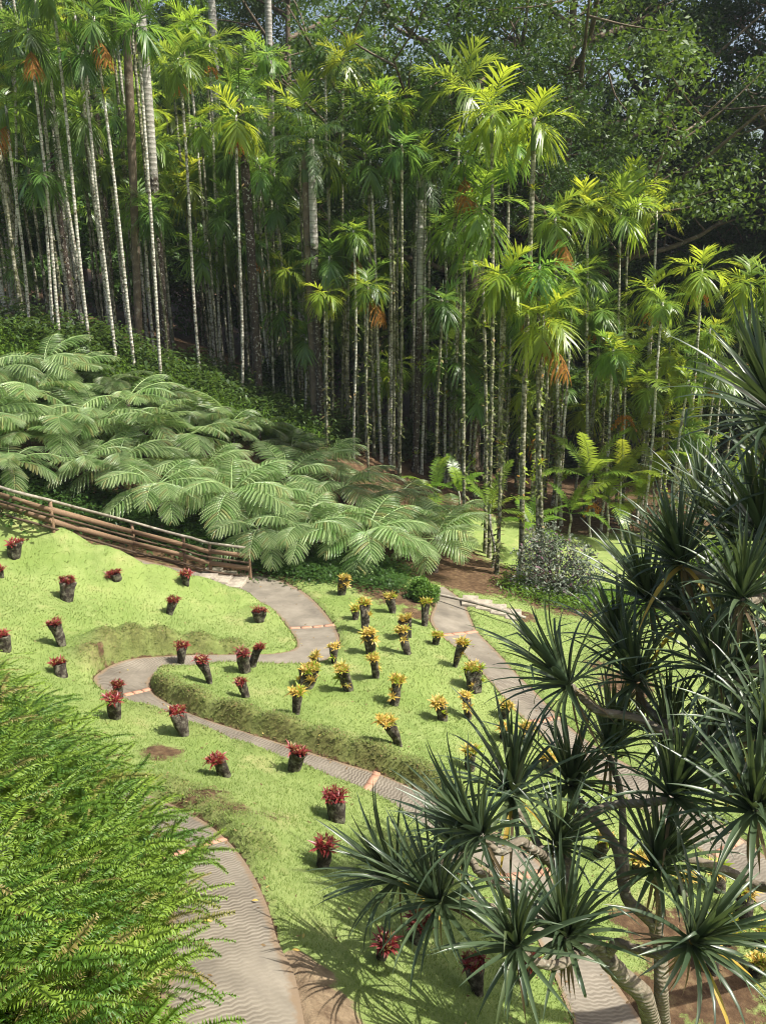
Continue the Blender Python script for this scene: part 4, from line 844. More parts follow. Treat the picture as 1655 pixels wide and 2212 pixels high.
def pot(u,vb,vt,col,lab,wpx=None,shape='log',nb=5,tilt=0,low=0,seed=None,extra_low=0):
    g=G_(seed if seed is not None else int(u*7+vb)); p=hit(u,vb); D=np.linalg.norm(p-[0,0,CAMZ]); pxm=F/(p[1]*CT-(p[2]-CAMZ)*ST)
    el=math.asin((CAMZ-p[2])/D); tot=(vb-vt)/pxm/max(.35,math.cos(el)); wd=(wpx or (vb-vt)*.42)/pxm
    wd*=.9; H=max(.09,(tot-.15)*.92); rt=wd/2*1.02
    if shape=='cone': rb=rt*.42
    elif shape=='bowl': rb=rt*.5
    else: rb=rt*.58
    nb=int(nb*1.6)+1
    r=empty('planted_stump',p,0,lab,'planted stump','planted stumps on the lawns'); m,lean=stump_mesh(g,H,rt,rb,shape); o=m.obj('stump',M['stump'],r,True); o.rotation_euler=(g.normal(0,.04),R(tilt),0)
    tr=math.tan(R(tilt)); S_=BR if col=='r' else (BY if col=='y' else BG)
    hue={'r':(1,1,1),'y':(1,1,1),'g':(1,1,1)}[col]; hv=g.uniform(.8,1.1)
    ps=[]
    for k in range(nb):
        a=k*2.39996+g.uniform(0,.5); rr=rt*(.15+.75*math.sqrt((k+.5)/nb)); x=lean[0]+rr*math.cos(a); y=lean[1]+rr*math.sin(a); z=H-.02+g.uniform(-.01,.02); ps.append((x+z*tr,y,z-x*tr,rr*math.cos(a)/rt,rr*math.sin(a)/rt))
    for k in range(extra_low):
        a=g.uniform(3.3,6.1); q=g.uniform(.3,.8); rr=(rb+(rt-rb)*q)*1.02; ps.append((rr*math.cos(a)+lean[0]*q+H*q*tr,rr*math.sin(a),H*q,math.cos(a)*1.6,math.sin(a)*1.6))
    for k,(x,y,z,nx_,ny_) in enumerate(ps):
        S2=S_
        if col=='y' and g.uniform()<.18: S2=BG
        inst('bromeliad',S2[g.integers(0,len(S2))],r,(x,y,z),(-ny_*.55+g.normal(0,.1),nx_*.55+g.normal(0,.1)+R(tilt)*.5,g.uniform(0,6.28)),g.uniform(.82,1.3)*(1.0 if D<19 else 1.12),tuple(hv*h for h in hue))
    return r
POTS=[
(33,1203,1160,'r','red bromeliads in a lopsided stump, topmost on the left lawn near the fence',34,'bowl',5,-12),
(3,1246,1215,'r','red bromeliad stump half cut by the left edge of the photo',20,'log',4,0),
(147,1297,1243,'r','red bromeliads on a wide dark leaning rock below the topmost one',36,'log',7,14),
(252,1251,1226,'r','red bromeliads on a low flat stone lying on the left lawn',30,'bowl',5,-15),
(403,1261,1222,'r','red bromeliads in a neat pale stump near the steps at the fence end',24,'log',5,4),
(367,1327,1285,'r','red bromeliads in a small slanting stump in the middle of the left lawn',26,'cone',5,6),
(562,1341,1305,'r','red bromeliads in a low bowl shaped stump at the nose of the left lawn',32,'bowl',4,-8),
(135,1394,1328,'r','red bromeliads running down a tall black leaning stump on the left lawn',30,'log',8,-14),
(14,1405,1352,'r','red bromeliads massed on a dark rock at the left edge',36,'log',8,10),
(137,1462,1420,'r','red bromeliads on the black stump just above the fern tips',30,'log',6,0),
(392,1436,1380,'r','red bromeliads in a black conical stump at the back edge of the hairpin',27,'cone',6,6),
(455,1476,1407,'r','red bromeliads in the tall black stump first on the grassy island',28,'cone',7,4),
(545,1440,1381,'r','deep red bromeliads on the taller stump standing behind its twin',22,'log',5,0),
(530,1452,1394,'r','deep red bromeliads on the front one of the two touching stumps',32,'log',8,0),
(533,1506,1455,'r','red bromeliads in a short black post shaped stump on the island',24,'log',4,4),
(258,1511,1463,'r','red bromeliads on a stump at the inner edge of the hairpin tile band',24,'log',6,4),
(251,1551,1490,'r','red bromeliads spilling over a forked black stump below the hairpin',36,'bowl',7,8),
(400,1586,1524,'r','red bromeliads with one raised tuft on a round black rock bowl',38,'bowl',5,0),
(489,1676,1617,'r','red bromeliads in a blocky stump on the near lawn left of the leaning one',34,'log',7,2),
(635,1662,1602,'r','red bromeliads in a stump leaning right beside the raked path',38,'log',6,14),
(728,1772,1708,'r','red bromeliads in the broad grey black bowl on the near lawn',50,'bowl',8,0),
(697,1872,1805,'r','red bromeliads in a tapering stump below the broad bowl',38,'log',8,4),
(895,2028,1966,'r','red bromeliads in a wide rock trough under the screw pine leaves',52,'bowl',9,0),
(822,2068,1998,'r','red bromeliads in a small black stump near the lower left screw pine tips',34,'log',5,-4),
(1034,2148,2066,'r','red bromeliads on the large black tapering log at the bottom lawn',46,'cone',5,0),
(1128,2122,2062,'r','red bromeliads in a dark bowl at the edge of the lower path',34,'bowl',8,0),
(968,1905,1850,'r','red bromeliad stump half hidden by the screw pine at its left side',34,'log',7,0),
(737,1284,1235,'y','yellow bromeliads tumbling down a dark stump in front of the fern bed',24,'log',6,0,0,None,4),
(768,1338,1306,'y','small low yellow bromeliad clump left of a tall stump',18,'bowl',4,0),
(789,1369,1297,'y','yellow bromeliads spread over the tall stump with a low clump beside it',26,'log',8,6,0,None,1),
(848,1324,1278,'y','yellow bromeliads in a pale pointed stump near the round shrub',26,'cone',6,0),
(879,1374,1310,'y','yellow bromeliads on a bulky twisted stump with a hole',34,'log',5,-8),
(802,1412,1350,'y','yellow bromeliads on several tiers of the stump just below the tallest',28,'log',8,0,0,None,3),
(882,1413,1350,'y','yellow bromeliads on the slender stump leaning left',22,'log',6,-16,0,None,1),
(917,1351,1288,'y','yellow bromeliads on the tall hollow post at the edge of the right path',22,'log',5,2),
(940,1391,1359,'y','low green yellow bromeliad clump beside the right path',20,'bowl',4,0),
(983,1440,1375,'y','yellow bromeliads with a trailing green arm in the stump beside the right path',24,'cone',7,0,0,None,2),
(722,1433,1384,'y','sparse yellow bromeliads in a pale cup shaped stump beside the upper tile band',24,'cone',3,0,0,None,1),
(812,1463,1398,'y','yellow bromeliads on a tall slim stump in the middle of the island',22,'log',7,-4,0,None,2),
(682,1440,1402,'y','sparse yellow bromeliads on a short pale stump behind the two tiered rock',20,'log',3,0),
(660,1485,1422,'y','yellow bromeliads in two tiers on the broad black rock of the island',46,'cone2',10,0,0,None,3),
(754,1491,1424,'y','yellow bromeliads capping a thick round stump, right of the two tiered rock',30,'log',9,0,0,None,3),
(640,1543,1481,'y','yellow bromeliads in the lowest left conical stump of the island',30,'cone',7,0),
(851,1522,1457,'y','yellow bromeliads overhanging a knobbly stump in the middle right of the island',30,'log',9,8,0,None,2),
(958,1555,1499,'y','yellow bromeliads on a stump with two lobes, left of a similar narrow one',28,'log',8,-6,0,None,3),
(1012,1552,1492,'y','yellow bromeliads slanting down a narrow stump right of the two lobed one',22,'log',6,0,0,None,2),
(1026,1493,1434,'y','yellow bromeliads over the wide two legged stump by the right path',42,'log',10,0,0,None,2),
(1090,1549,1506,'y','yellow bromeliads in a small stump above the screw pine tips',26,'log',7,0,0,None,2),
(862,1610,1532,'y','big dome of yellow bromeliads on the conical stump nearest the raked path',38,'cone',10,0,0,None,3),
(1090,1596,1556,'y','orange tinted bromeliad stump behind the upright screw pine leaves',28,'log',7,0),
(1141,1606,1558,'y','green yellow bromeliads in a bowl beside the second tile band of the right path',30,'bowl',8,0),
(1014,1662,1605,'y','yellow bromeliad stump mostly behind the screw pine, nearest the island tip',30,'log',7,0),
(1182,1668,1625,'y','yellow bromeliad clump seen through the middle of the screw pine',30,'bowl',7,0),
(1293,1850,1795,'y','bright yellow bromeliads seen through a gap above the forked branch',34,'bowl',7,0),
(1378,1880,1835,'y','yellow bromeliads behind the hanging screw pine leaves, upper of the right bank',32,'bowl',6,0),
(1473,1930,1885,'y','yellow bromeliads on the right bank between two screw pine heads',34,'bowl',7,0),
(1553,1925,1870,'y','yellow bromeliads beside the right hand path under a drooping yellow leaf',36,'log',8,0),
(1606,1985,1920,'y','large yellow bromeliad clump near the right edge of the photo',46,'bowl',10,0),
(1575,2035,1980,'y','yellow bromeliads behind the lowest right screw pine head',40,'bowl',8,0),
(1640,2040,1995,'y','yellow bromeliad rosettes touching the right edge',36,'bowl',8,0),
(1540,2100,2045,'y','pale yellow bromeliads in shade below the lowest right screw pine head',36,'bowl',6,0),
(1628,2105,2060,'y','yellow bromeliads at the lower right corner lawn',36,'bowl',7,0)]
for row in POTS:
    u,vb,vt,c,lab,wpx,shape,nb,tilt=row[:9]; ex=row[10] if len(row)>10 and row[10] else (row[11] if len(row)>11 else 0)
    if shape=='cone2':
        r=pot(u,vb,vt+12,c,lab,wpx,'log',nb,tilt,extra_low=ex)
    else: pot(u,vb,vt,c,lab,wpx,shape,nb,tilt,extra_low=ex)
# ------------------------------------------------------------------ fence
root=None
FP=[(-120,1075,985),(0,1118,1049),(115,1152,1080),(291,1203,1128),(400,1228,1157),(456,1245,1172),(541,1256,1184)]
pts=[]
for u,vb,vt in FP:
    p=hitf(u,vb,f=gfin); t=at_y(u,vt,p[1]); pts.append((p,t[2]-p[2]))
root=empty('wooden_fence',pts[3][0],0,'weathered wooden fence of planks and round rails running down beside the upper lawn','fence'); o0=pts[3][0]
for p,h in pts:
    m=MB(); m.add(*tube([p-o0+[0,0.06,-.2],p-o0+[0,.06,h*.5],p-o0+[.01,.06,h-.03]],[.055,.052,.05],9,True,.03)); m.obj('post',M['plank'],root,True)
def along(f):   # rail at height fraction f
    return [p-o0+np.array([0,0,h*f]) for p,h in pts]
g=G_(5)
for f,kind in ((1.0,'p'),(.74,'b'),(.40,'b'),(.57,'d'),(.16,'d')):
    A=along(f)
    if kind in 'pd':
        Q=catmull(A,3); Q[:,1]-=.0 if kind=='p' else .03; Q[:,2]+=g.normal(0,.008,len(Q)); m=MB(); m.add(*tube(Q,.045 if kind=='p' else .036,8,True,.04,g)); m.obj('top_rail' if kind=='p' else 'round_rail',M['pole'] if kind=='p' else M['darkpole'],root,True)
    else:
        for i in range(len(A)-1):
            a,b=A[i]+[0,-.02,g.normal(0,.012)],A[i+1]+[0,-.02,g.normal(0,.012)]; d=b-a; L=np.linalg.norm(d); ux=d/L; uy=np.array([-ux[1],ux[0],0]); uy/=np.linalg.norm(uy); uz=np.cross(ux,uy)
            m=MB(); V,Q=box((0,0,0),(L-.015,.028,.15)); V=V@np.stack([ux,uy,uz],0)+(a+b)/2; m.add(V,Q); m.obj('plank',M['plank'],root)
# ------------------------------------------------------------------ steps and handrail
def steps(name,pix,wd,dp,lab,dirv):
    p0=hit(*pix[0]); r=empty(name,p0,0,lab,'steps')
    for u,v in pix:
        p=hit(u,v)-p0; a=math.atan2(dirv[1],dirv[0]); m=MB(); V,Q=box((0,0,0),(dp,wd,.28),rotz(a)); V=V+p+[0,0,-.02]; m.add(V,Q); o=m.obj('step',M['concrete'],r)
        md=o.modifiers.new('bevel','BEVEL'); md.width=.02; md.segments=2
    return r
steps('stone_steps',[(512,1262),(485,1252),(455,1245)],1.0,.55,'three worn stone steps at the lower end of the wooden fence',(1,-.1))
steps('garden_steps',[(1015,1303),(1045,1312),(1076,1322),(1108,1333)],.75,.5,'row of worn steps leading right from the head of the right hand path',(1,-.15))
a,b=hit(950,1285,.25),hit(1135,1335,.3); m=MB(); P=catmull([a,(a+b)/2+[0,0,.05],b],6); m.add(*tube(P-a,[.045]*len(P),9,True,.03)); o=m.obj('pole_handrail',M['pole'],None,True,a); tag(o,'long pale wooden pole lying as a handrail above the garden steps','handrail')
# fallen leaves and manhole spot
for i,(u,v,s) in enumerate([(438,1995,.05),(630,2018+40,.045),(1090/1,2170,.04),(545,1950,.035)]):
    if i==2: continue
    p=hitf(u,v,f=base); q=np.linspace(0,1,4); P=np.stack([q*s*2,q*0,.012*np.sin(q*3)],-1); m=MB(); m.add(*strip(P,s*.45*np.sin(q*2.6+.3),np.tile([0,1.,0],(4,1)))); o=m.obj('fallen_leaf',M['brom_yel'],None,False,(p[0],p[1],p[2]+.03)); tag(o,['yellow fallen leaf in the middle of the near raked path','yellow fallen leaf near the muddy patch of the near path','','tiny pale fallen leaf on the near path below the tile band'][i],'leaf')
# ------------------------------------------------------------------ white trunk at the left edge
p=at_d(-92,1760,7.0); z0=float(gfin(p[0],p[1])); r=empty('white_trunk_tree',(p[0],p[1],z0),0,'white barked trunk cut by the left edge, rising from the sword ferns','tree')
t=at_d(-112,1440,7.0); m=MB(); d=np.array([p[0],p[1],z0]); P=catmull([[0,0,-.3],p-d,t-d,(t-d)+[-.9,.4,3.0],(t-d)+[-1.6,.8,9]],6); m.add(*tube(P,np.interp(np.linspace(0,1,len(P)),[0,.3,1],[.32,.27,.17]),16,True,.015)); m.obj('trunk',M['white_bark'],r,True)
inst('crown',ROYAL[0],r,tuple((t-d)+[-1.6,.8,9]),(0,0,1),.9,(1,1,1))
# ------------------------------------------------------------------ sword fern bank
def sf(g,L,e,bend,w):
    mb=MB(); K=12; s=np.linspace(0,1,K); a=e-bend*s**1.3; P=np.stack([np.r_[0,np.cumsum(np.cos(a[:-1]))]*L/(K-1),g.normal(0,.12)*L*s**2,np.r_[0,np.cumsum(np.sin(a[:-1]))]*L/(K-1)],-1)
    T=np.gradient(P,axis=0); T/=np.linalg.norm(T,axis=1)[:,None]; V,Q=strip(P,np.linspace(.004,.0015,K),np.cross(T,[0,0,1])+1e-6); mb.add(V,Q)
    n=54; t=.05+.95*np.arange(n+1)/n; p=np.stack([np.interp(t,s,P[:,q]) for q in range(3)],-1); tg=np.stack([np.interp(t,s,T[:,q]) for q in range(3)],-1); nr=np.cross(tg,[0,1,0]); nr*=np.sign(nr[:,2:3]+1e-6)
    l=w*np.sin(math.pi*(.12+.85*t[:-1]))**.5; jj=np.arange(n)
    VV=[p];TT=[]
    for sd_ in (-1,1):
        d=np.tile([0,sd_*1.0,0],(n,1))+tg[:-1]*(.2+g.normal(0,.12,(n,1)))+nr[:-1]*g.normal(.1,.2,(n,1)); d/=np.linalg.norm(d,axis=1)[:,None]
        tip=(p[:-1]+p[1:])/2+d*l[:,None]; tip[:,2]-=l*.2; o_=sum(len(v) for v in VV); VV.append(tip); TT.append(np.stack([jj,jj+1,o_+jj],-1))
    mb=MB(); mb.add(np.concatenate(VV),None,np.concatenate(TT))
    return mb.arrays()
SF=[sf(G_(800+i),[.85,.95,.75,.9,1.0,.7][i],R([86,76,66,74,58,82][i]),R([95,115,105,130,90,80][i]),[.052,.058,.048,.058,.054,.05][i]) for i in range(6)]
g=G_(61); mb=MB(); cnt=0
for k in range(4000):
    x=g.uniform(-9.5,-1.6); y=g.uniform(2.6,14.5); dd=xb(y)-x
    if dd<-.2+.34*float(smooth(8.8,11.5,y))+g.uniform(-.12,.2) or (y>12.0): continue
    z=float(gfin(x,y)); rel=np.array([x,y,z-CAMZ]); zc=y*CT-rel[2]*ST
    if zc<1.5: continue
    U=UC+F*x/zc; Vv=VC-F*(y*ST+rel[2]*CT)/zc
    if U<-330 or Vv>2620: continue
    clear=0
    nf=g.integers(7,12); a0=g.uniform(0,6.28); out=math.atan2(-.35,1)
    for j in range(nf):
        az=a0+j*2.39996; az=out+((az-out+math.pi)%(2*math.pi)-math.pi)*.75
        mb.addmb(SF[g.integers(0,6)],M4(rotz(az)@rotaxis([1,0,0],g.normal(0,.25)),[x+g.normal(0,.03),y+g.normal(0,.03),z-.02],g.uniform(.95,1.4)))
    cnt+=1
    if cnt>450: break
o=mb.obj('sword_ferns',M['sfern']); tag(o,'dense bank of arching sword ferns filling the lower left corner','ferns','',kind='stuff'); print('sf clumps',cnt,'faces',len(o.data.polygons))
# broad strap leaved plants among the ferns
def strap(u,v,n,L,w,lab,seed):
    p=hit(u,v,.25,t0=2.5); g=G_(seed); m=MB()
    for k in range(n):
        az=-2.6+k*2.4/n*1.9+g.normal(0,.2); e=R(g.uniform(25,65)); q=np.linspace(0,1,7); a=e-R(70)*q**1.3; l=L*g.uniform(.7,1.1); P=np.stack([np.r_[0,np.cumsum(np.cos(a[:-1]))]*l/6,0*q,np.r_[0,np.cumsum(np.sin(a[:-1]))]*l/6],-1)
        U_=np.stack([-np.sin(a),0*a,np.cos(a)],-1); V,Q=vstrip(P,w*.5*np.sin(math.pi*(.12+.85*q))**.7,np.tile([0,1.,0],(7,1)),U_,.25); m.add(V@rotz(az).T,Q)
    o=m.obj('strap_leaf_plant',M['under'],None,True,p); tag(o,lab,'plant')
strap(120,1890,7,.75,.11,'plant with broad pale strap leaves poking out of the sword ferns',1)
strap(20,2010,5,.55,.12,'small broad leaved plant at the left edge among the sword ferns',2)
# ------------------------------------------------------------------ screw pines (pandanus)
def pand_rosette(g,n=58,L=1.05):
    mb=MB(); gap=g.uniform(0,6.28); fav=g.uniform(0,6.28)
    for k in range(n):
        f=(k/(n-1)); az=k*2.0944+.13*k+g.normal(0,.12); e=R(88)-R(88)*f**1.25+g.normal(0,.07); l=L*(.62+.45*math.sin(math.pi*min(1,.15+f*.85)))*g.uniform(.8,1.12)
        if f>.35 and math.cos(az-gap)>.55 and g.uniform()<.65: continue
        e+=.16*math.cos(az-fav)
        K=8; q=np.linspace(0,1,K); bd=R(16+46*f)*g.uniform(.5,1.6); a=e-bd*q**1.7
        if g.uniform()<.1: a=a-np.where(q>.62,R(70),0)   # a few folded over
        P=np.stack([.03+np.r_[0,np.cumsum(np.cos(a[:-1]))]*l/(K-1),np.zeros(K),.12*(1-f)+np.r_[0,np.cumsum(np.sin(a[:-1]))]*l/(K-1)],-1); P[:,1]+=g.normal(0,.03)*q**2*l
        W=.5*.058*np.interp(q,[0,.08,.3,.6,.85,1],[1.25,1.05,1.0,.72,.32,.02]); U_=np.stack([-np.sin(a),0*a,np.cos(a)],-1)
        V,Q=vstrip(P,W,np.tile([0,1.,0],(K,1)),U_,.45); mb.add(V@rotz(az).T,Q)
    for k in range(7):   # old leaves hanging under the head
        az=g.uniform(0,6.28); q=np.linspace(0,1,6); a=-R(g.uniform(35,75))-R(25)*q; l=L*g.uniform(.45,.8)
        P=np.stack([.03+np.r_[0,np.cumsum(np.cos(a[:-1]))]*l/5,0*q,-.05+np.r_[0,np.cumsum(np.sin(a[:-1]))]*l/5],-1); V,Q=vstrip(P,.02*np.interp(q,[0,.5,1],[1,.8,.05]),np.tile([0,1.,0],(6,1)),np.tile([0,0,1.],(6,1)),.3); mb.add(V@rotz(az).T,Q,m=1)
    return mb
PR=[pand_rosette(G_(840+i),58+(i*5)%13,[1.12,1.0,1.2,1.1,1.02,1.15,.95,1.08][i]).mesh('leaf_rosette',[M['pand'],M['pand_dry']],True) for i in range(8)]
m=MB(); g=G_(850)
for k in range(2):
    q=np.linspace(0,1,7); a=R(-10)-R(60)*q; P=np.stack([np.r_[0,np.cumsum(np.cos(a[:-1]))]*.95/6,0*q,np.r_[0,np.cumsum(np.sin(a[:-1]))]*.95/6],-1); V,Q=vstrip(P,.028*np.interp(q,[0,.5,1],[1,.9,.05]),np.tile([0,1.,0],(7,1)),np.tile([0,0,1.],(7,1)),.3); m.add(V@rotz(-1.6+k*1.1).T,Q)
OLD=m.mesh('withered_leaf',M['pand_old'],True)
def screw_pine(label,trunks,ros,basepix):
    b=hit(*basepix); r=empty('screw_pine',b,0,label,'screw pine'); m=MB()
    for i,(pl,r0,r1) in enumerate(trunks):
        P=[]
        for e in pl:
            if len(e)==3: P.append(at_d(*e))
            else: h_=hit(*e); P.append(h_-[0,0,.25])
        P=catmull(np.array(P),7); g=G_(i+3); n=len(P); m.add(*tube(P-b+np.c_[g.normal(0,.006,(n,2)),np.zeros(n)],np.linspace(r0,r1,n),10,True,.035,g))
    m.obj('trunk_and_branches',M['pand_bark'],r,True)
    for i,(u,v,D,tx,ty,s) in enumerate(ros):
        p=at_d(u,v,D)-b; g=G_(i*3+int(u)); inst('leaf_rosette',PR[(i*3+int(u))%8],r,p,(R(ty)+g.normal(0,.1),R(tx)+g.normal(0,.1),0),s*g.uniform(.9,1.08))
        # spin about its own axis by picking a z rotation first
        o=r.children[-1] if False else None
        if i%4==1: inst('withered_leaf',OLD,r,p,(0,0,g.uniform(-2,1)),s)
    return r
screw_pine('large screw pine with dark spiky leaf heads filling the lower right before the path',
 [([(1420,2330),(1400,2180,10.2),(1345,2110,9.8),(1309,2071,9.5)],.105,.09),
  ([(1309,2071,9.5),(1290,2040,9.3),(1259,2051,9.1),(1224,2076,8.8),(1189,2086,8.6),(1150,2075,8.5),(1122,2052,8.4)],.055,.04),
  ([(1309,2071,9.5),(1262,2040,9.4),(1224,2034,9.0)],.055,.045),
  ([(1309,2071,9.5),(1330,2040,9.3),(1378,2051,9.2),(1440,2062,9.0),(1486,2040,8.9)],.055,.04),
  ([(1309,2071,9.5),(1230,2005,9.2),(1149,1985,9.0),(1089,1972,8.8),(1030,1955,8.6),(958,1956,8.5)],.07,.038),
  ([(1149,1985,9.0),(1100,1930,9.1),(1064,1905,9.1),(1030,1877,9.0),(1000,1850,9.2),(900,1880,9.2),(866,1902,9.1)],.05,.035),
  ([(1262,2050,9.4),(1232,1950,9.5),(1189,1865,9.2),(1150,1835,8.8),(1124,1817,8.7),(1080,1840,8.5),(1046,1810,8.4)],.06,.038),
  ([(1232,1950,9.5),(1224,1870,9.6),(1232,1797,9.5),(1280,1755,9.4),(1333,1737,9.4),(1380,1735,9.2),(1446,1727,9.0)],.055,.04),
  ([(1189,1865,9.2),(1140,1790,9.5),(1110,1730,9.6)],.045,.035),
  ([(1224,1870,9.6),(1200,1845,9.5),(1199,1832,9.5)],.04,.035),
  ([(1450,2330),(1428,2161,10.4),(1418,2011,10.0),(1353,1937,9.8),(1330,1830,9.9),(1275,1760,10.1),(1230,1700,10.3)],.085,.04),
  ([(1418,2011,10.0),(1425,1950,9.7),(1412,1885,9.4)],.05,.04),
  ([(1353,1937,9.8),(1340,1720,10.2),(1315,1632,10.4)],.045,.035)],
 [(1044,1807,8.4,-28,8,1.0),(1109,1722,9.6,-8,-6,1.0),(955,1954,8.5,-25,14,.98),(1119,2050,8.4,-20,22,.9),(1224,2030,9.0,-4,18,.98),(1488,2038,8.9,14,20,1.0),(1413,1880,9.4,4,10,.95),
  (1448,1724,9.0,12,8,1.0),(1199,1830,9.5,5,10,.75),(864,1902,9.1,-30,5,.9),(1313,1630,10.4,0,-5,.95),(1230,1700,10.3,-5,-5,.9),(1000,1850,9.5,-20,0,.85)],(1430,2300))
screw_pine('screw pine reaching in from the right edge with spiky heads over the right hand lawn',
 [([(1760,2060),(1740,1700,9.6),(1720,1500,9.6),(1700,1390,9.6)],.11,.09),
  ([(1720,1500,9.6),(1640,1590,9.2),(1500,1610,9.3),(1378,1553,9.4),(1290,1535,9.3),(1252,1500,9.2),(1235,1483,9.1)],.06,.036),
  ([(1500,1610,9.3),(1400,1530,9.9),(1378,1480,9.9)],.045,.035),
  ([(1700,1390,9.6),(1628,1342,9.8),(1500,1325,10),(1405,1305,10.1)],.06,.036),
  ([(1700,1390,9.6),(1650,1290,9.4),(1598,1267,9.4),(1538,1252,9.5),(1475,1225,9.5)],.06,.036),
  ([(1650,1290,9.4),(1620,1300,9.0),(1600,1300,8.9)],.05,.04),
  ([(1700,1390,9.6),(1640,1440,9.2),(1580,1475,9.3),(1550,1462,9.3)],.05,.036),
  ([(1740,1700,9.6),(1700,1740,8.8),(1660,1765,8.6),(1630,1757,8.6)],.055,.04),
  ([(1740,1900,10),(1648,1917,10.4),(1580,1885,10.4),(1500,1858,10.2),(1440,1850,10)],.06,.04),
  ([(1700,1390,9.6),(1720,1200,9.2),(1700,1000,8.8),(1690,915,8.6)],.08,.05),
  ([(1720,1200,9.2),(1680,1180,9.3),(1650,1172,9.4)],.05,.036),([(1720,1500,9.6),(1690,1600,9.0),(1650,1592,8.9)],.05,.036),
  ([(1500,1610,9.3),(1560,1560,9.8),(1578,1510,9.8)],.045,.035)],
 [(1232,1483,9.1,-32,5,1.0),(1475,1222,9.5,-25,0,1.05),(1600,1297,8.9,-10,10,1.0),(1690,912,8.6,-22,5,1.12),(1548,1457,9.3,-10,5,1.0),(1403,1300,10.1,-22,4,1.0),(1378,1478,9.9,-12,0,.95),
  (1578,1505,9.8,5,5,.95),(1650,1170,9.4,-8,-5,1.0),(1648,1590,8.9,-4,8,1.0),(1630,1757,8.6,-10,14,1.0),(1700,1060,9.2,-15,0,1.0),(1545,1640,9.6,0,8,1.0),(1480,1345,10.2,-8,0,1.0),(1560,1380,10.2,0,0,1.0),(1690,1450,9.5,0,0,1.0),(1440,1600,10,-5,4,.95),(1340,1400,10.4,-14,0,.95),(1600,1180,9.9,-6,0,1.0),(1520,1120,10.4,-10,0,.9)],(1760,2060))
# ------------------------------------------------------------------ real grass blades on the near lawns and rough bank plants
g=G_(71); N=330000; x=g.uniform(-13,8.5,N); y=g.uniform(4.6,26,N); keep=g.uniform(0,1,N)<np.clip(1.25-(y-5)/16,.28,1); x,y=x[keep],y[keep]
s1=sdist(x,y); k=(s1>-.035*g.uniform(0,1,len(x))**2*1.5+.0)&(xb(y)-x<-.3*(y<9.5)); x,y,s1=x[k],y[k],s1[k]
def samp(a,x,y):
    ix=np.clip(np.searchsorted(gx,x)-1,0,nx-2); iy=np.clip(np.searchsorted(gy,y)-1,0,ny-2); return a.reshape(ny,nx)[iy,ix]
k=(samp(soil,x,y)<.55)&(samp(sand,x,y)<.45); x,y,s1=x[k],y[k],s1[k]; z=gfin(x,y); n=len(x); az=g.uniform(0,6.28,n); h=g.uniform(.018,.042,n)*(1+.5*(s1<.25)+1.1*(s1<.06)); l=g.uniform(.3,1.0,n)*h; wv=.0035*(1+y/9)
c=np.stack([x,y,z-.004],-1); dv=np.stack([np.cos(az),np.sin(az),0*az],-1); sd2=np.stack([-np.sin(az),np.cos(az),0*az],-1); 
V=[];
for q in range(2):
    az2=az+q*2.2; d2=np.stack([np.cos(az2),np.sin(az2),0*az],-1); s2=np.stack([-np.sin(az2),np.cos(az2),0*az],-1); c2=c+d2*.012
    V.append(np.stack([c2-s2*wv[:,None],c2+s2*wv[:,None],c2+d2*l[:,None]+np.stack([0*h,0*h,h],-1)],1))
V=np.concatenate(V).reshape(-1,3); mb=MB(); mb.add(V,None,np.arange(len(V)).reshape(-1,3)); o=mb.obj('lawn_grass',M['grass']); tag(o,'short grass blades of the mown lawns','grass',kind='stuff')
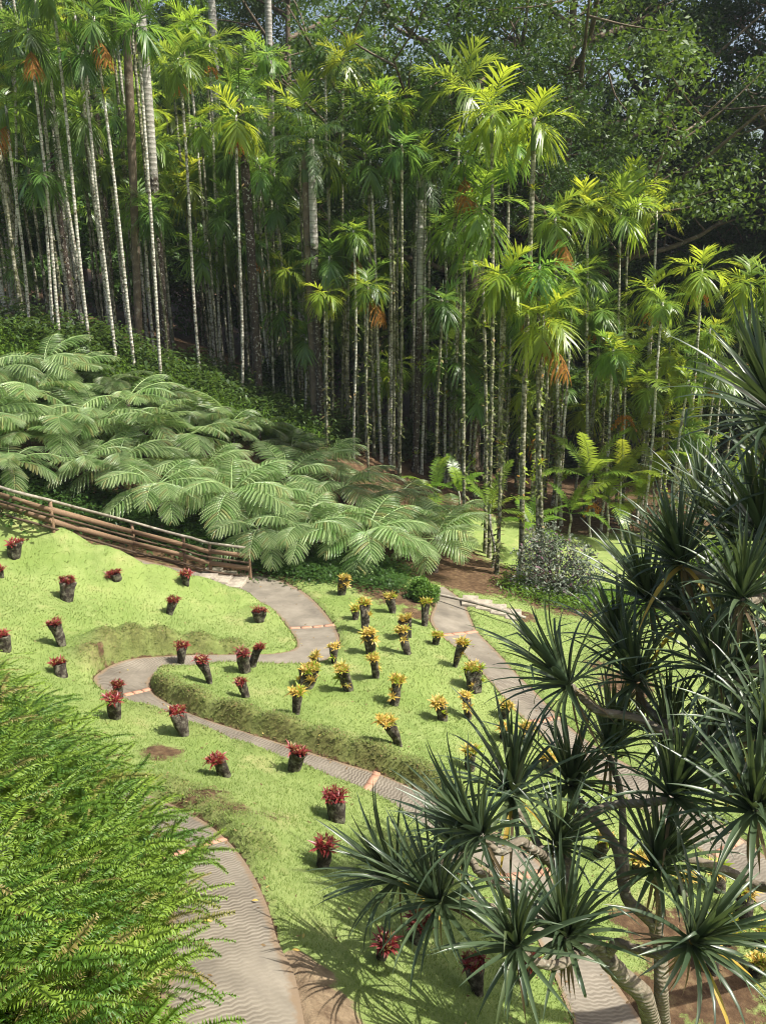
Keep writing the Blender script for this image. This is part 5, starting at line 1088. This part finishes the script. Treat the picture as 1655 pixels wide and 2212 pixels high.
# bank plants
N=210000; x=g.uniform(-7.5,6,N); y=g.uniform(7,22,N); bk=samp(bank,x,y); s1=sdist(x,y); k=(bk>.25)&(s1>0.0)&(g.uniform(0,1,N)<bk); x,y,s1=x[k],y[k],s1[k]; z=gfin(x,y); n=len(x)
d=g.normal(0,1,(n,3)); d[:,2]=abs(d[:,2])*.6+.1; d/=np.linalg.norm(d,axis=1)[:,None]; S=np.cross(d,[0,0,1.]); S/=np.linalg.norm(S,axis=1)[:,None]; sz=g.uniform(.02,.05,(n,1)); c=np.stack([x,y,z+g.uniform(0,.03,n)],-1)
mb=MB(); mb.add(np.stack([c,c+d*sz*.5+S*sz*.3,c+d*sz,c+d*sz*.5-S*sz*.3],1).reshape(-1,3),np.arange(4*n).reshape(-1,4)); o=mb.obj('bank_plants',M['bankleaf']); tag(o,'rough low plants on the cut banks beside the hairpin path','ground cover',kind='stuff')

# scattered fallen leaves and crumbs along path edges and on the lawns
g=G_(91); N=5200; x=g.uniform(-10,9,N); y=g.uniform(5,25,N); s1=sdist(x,y); k=(g.uniform(0,1,N)<np.where(np.abs(s1)<.16,.95,np.where(s1>0,.22,.10)))&(xb(y)-x<.0); x,y,s1=x[k],y[k],s1[k]
z=np.where(s1>0,gfin(x,y)+.012,gz(x,y)+.014); n=len(x); az=g.uniform(0,6.28,n); l=g.uniform(.012,.045,n)[:,None]; a=np.stack([np.cos(az),np.sin(az),g.normal(0,.25,n)],-1)*l; b=np.stack([-np.sin(az),np.cos(az),g.normal(0,.25,n)],-1)*l*.4; c=np.stack([x,y,z],-1)
mb=MB(); mb.add(np.stack([c-a,c-b,c+a,c+b],1).reshape(-1,3),np.arange(4*n).reshape(-1,4)); o=mb.obj('leaf_litter',leafmat('litter_leaf',(0.10,0.06,0.03),(0.34,0.24,0.12),(0.3,0.2,0.08),0.15,0.8,0.2,c3=(0.5,0.42,0.12))); tag(o,'small fallen leaves along the path edges and lawns','leaf litter',kind='stuff')

# ------------------------------------------------------------------ thin air that pales the far trees
m=MB(); lo=float(zg.min())-1.0; V,Q=box((0,150,(lo+70)/2),(860,760,70-lo)); m.add(V,Q); hm=bpy.data.materials.new('air'); hm.use_nodes=True; n_=hm.node_tree; n_.nodes.remove(n_.nodes['Principled BSDF'])
pv=n_.nodes.new('ShaderNodeVolumePrincipled'); pv.inputs['Color'].default_value=(.86,.93,1,1); pv.inputs['Density'].default_value=0.00025; n_.links.new(pv.outputs[0],n_.nodes['Material Output'].inputs['Volume'])
o=m.obj('haze',hm); tag(o,kind='stuff')
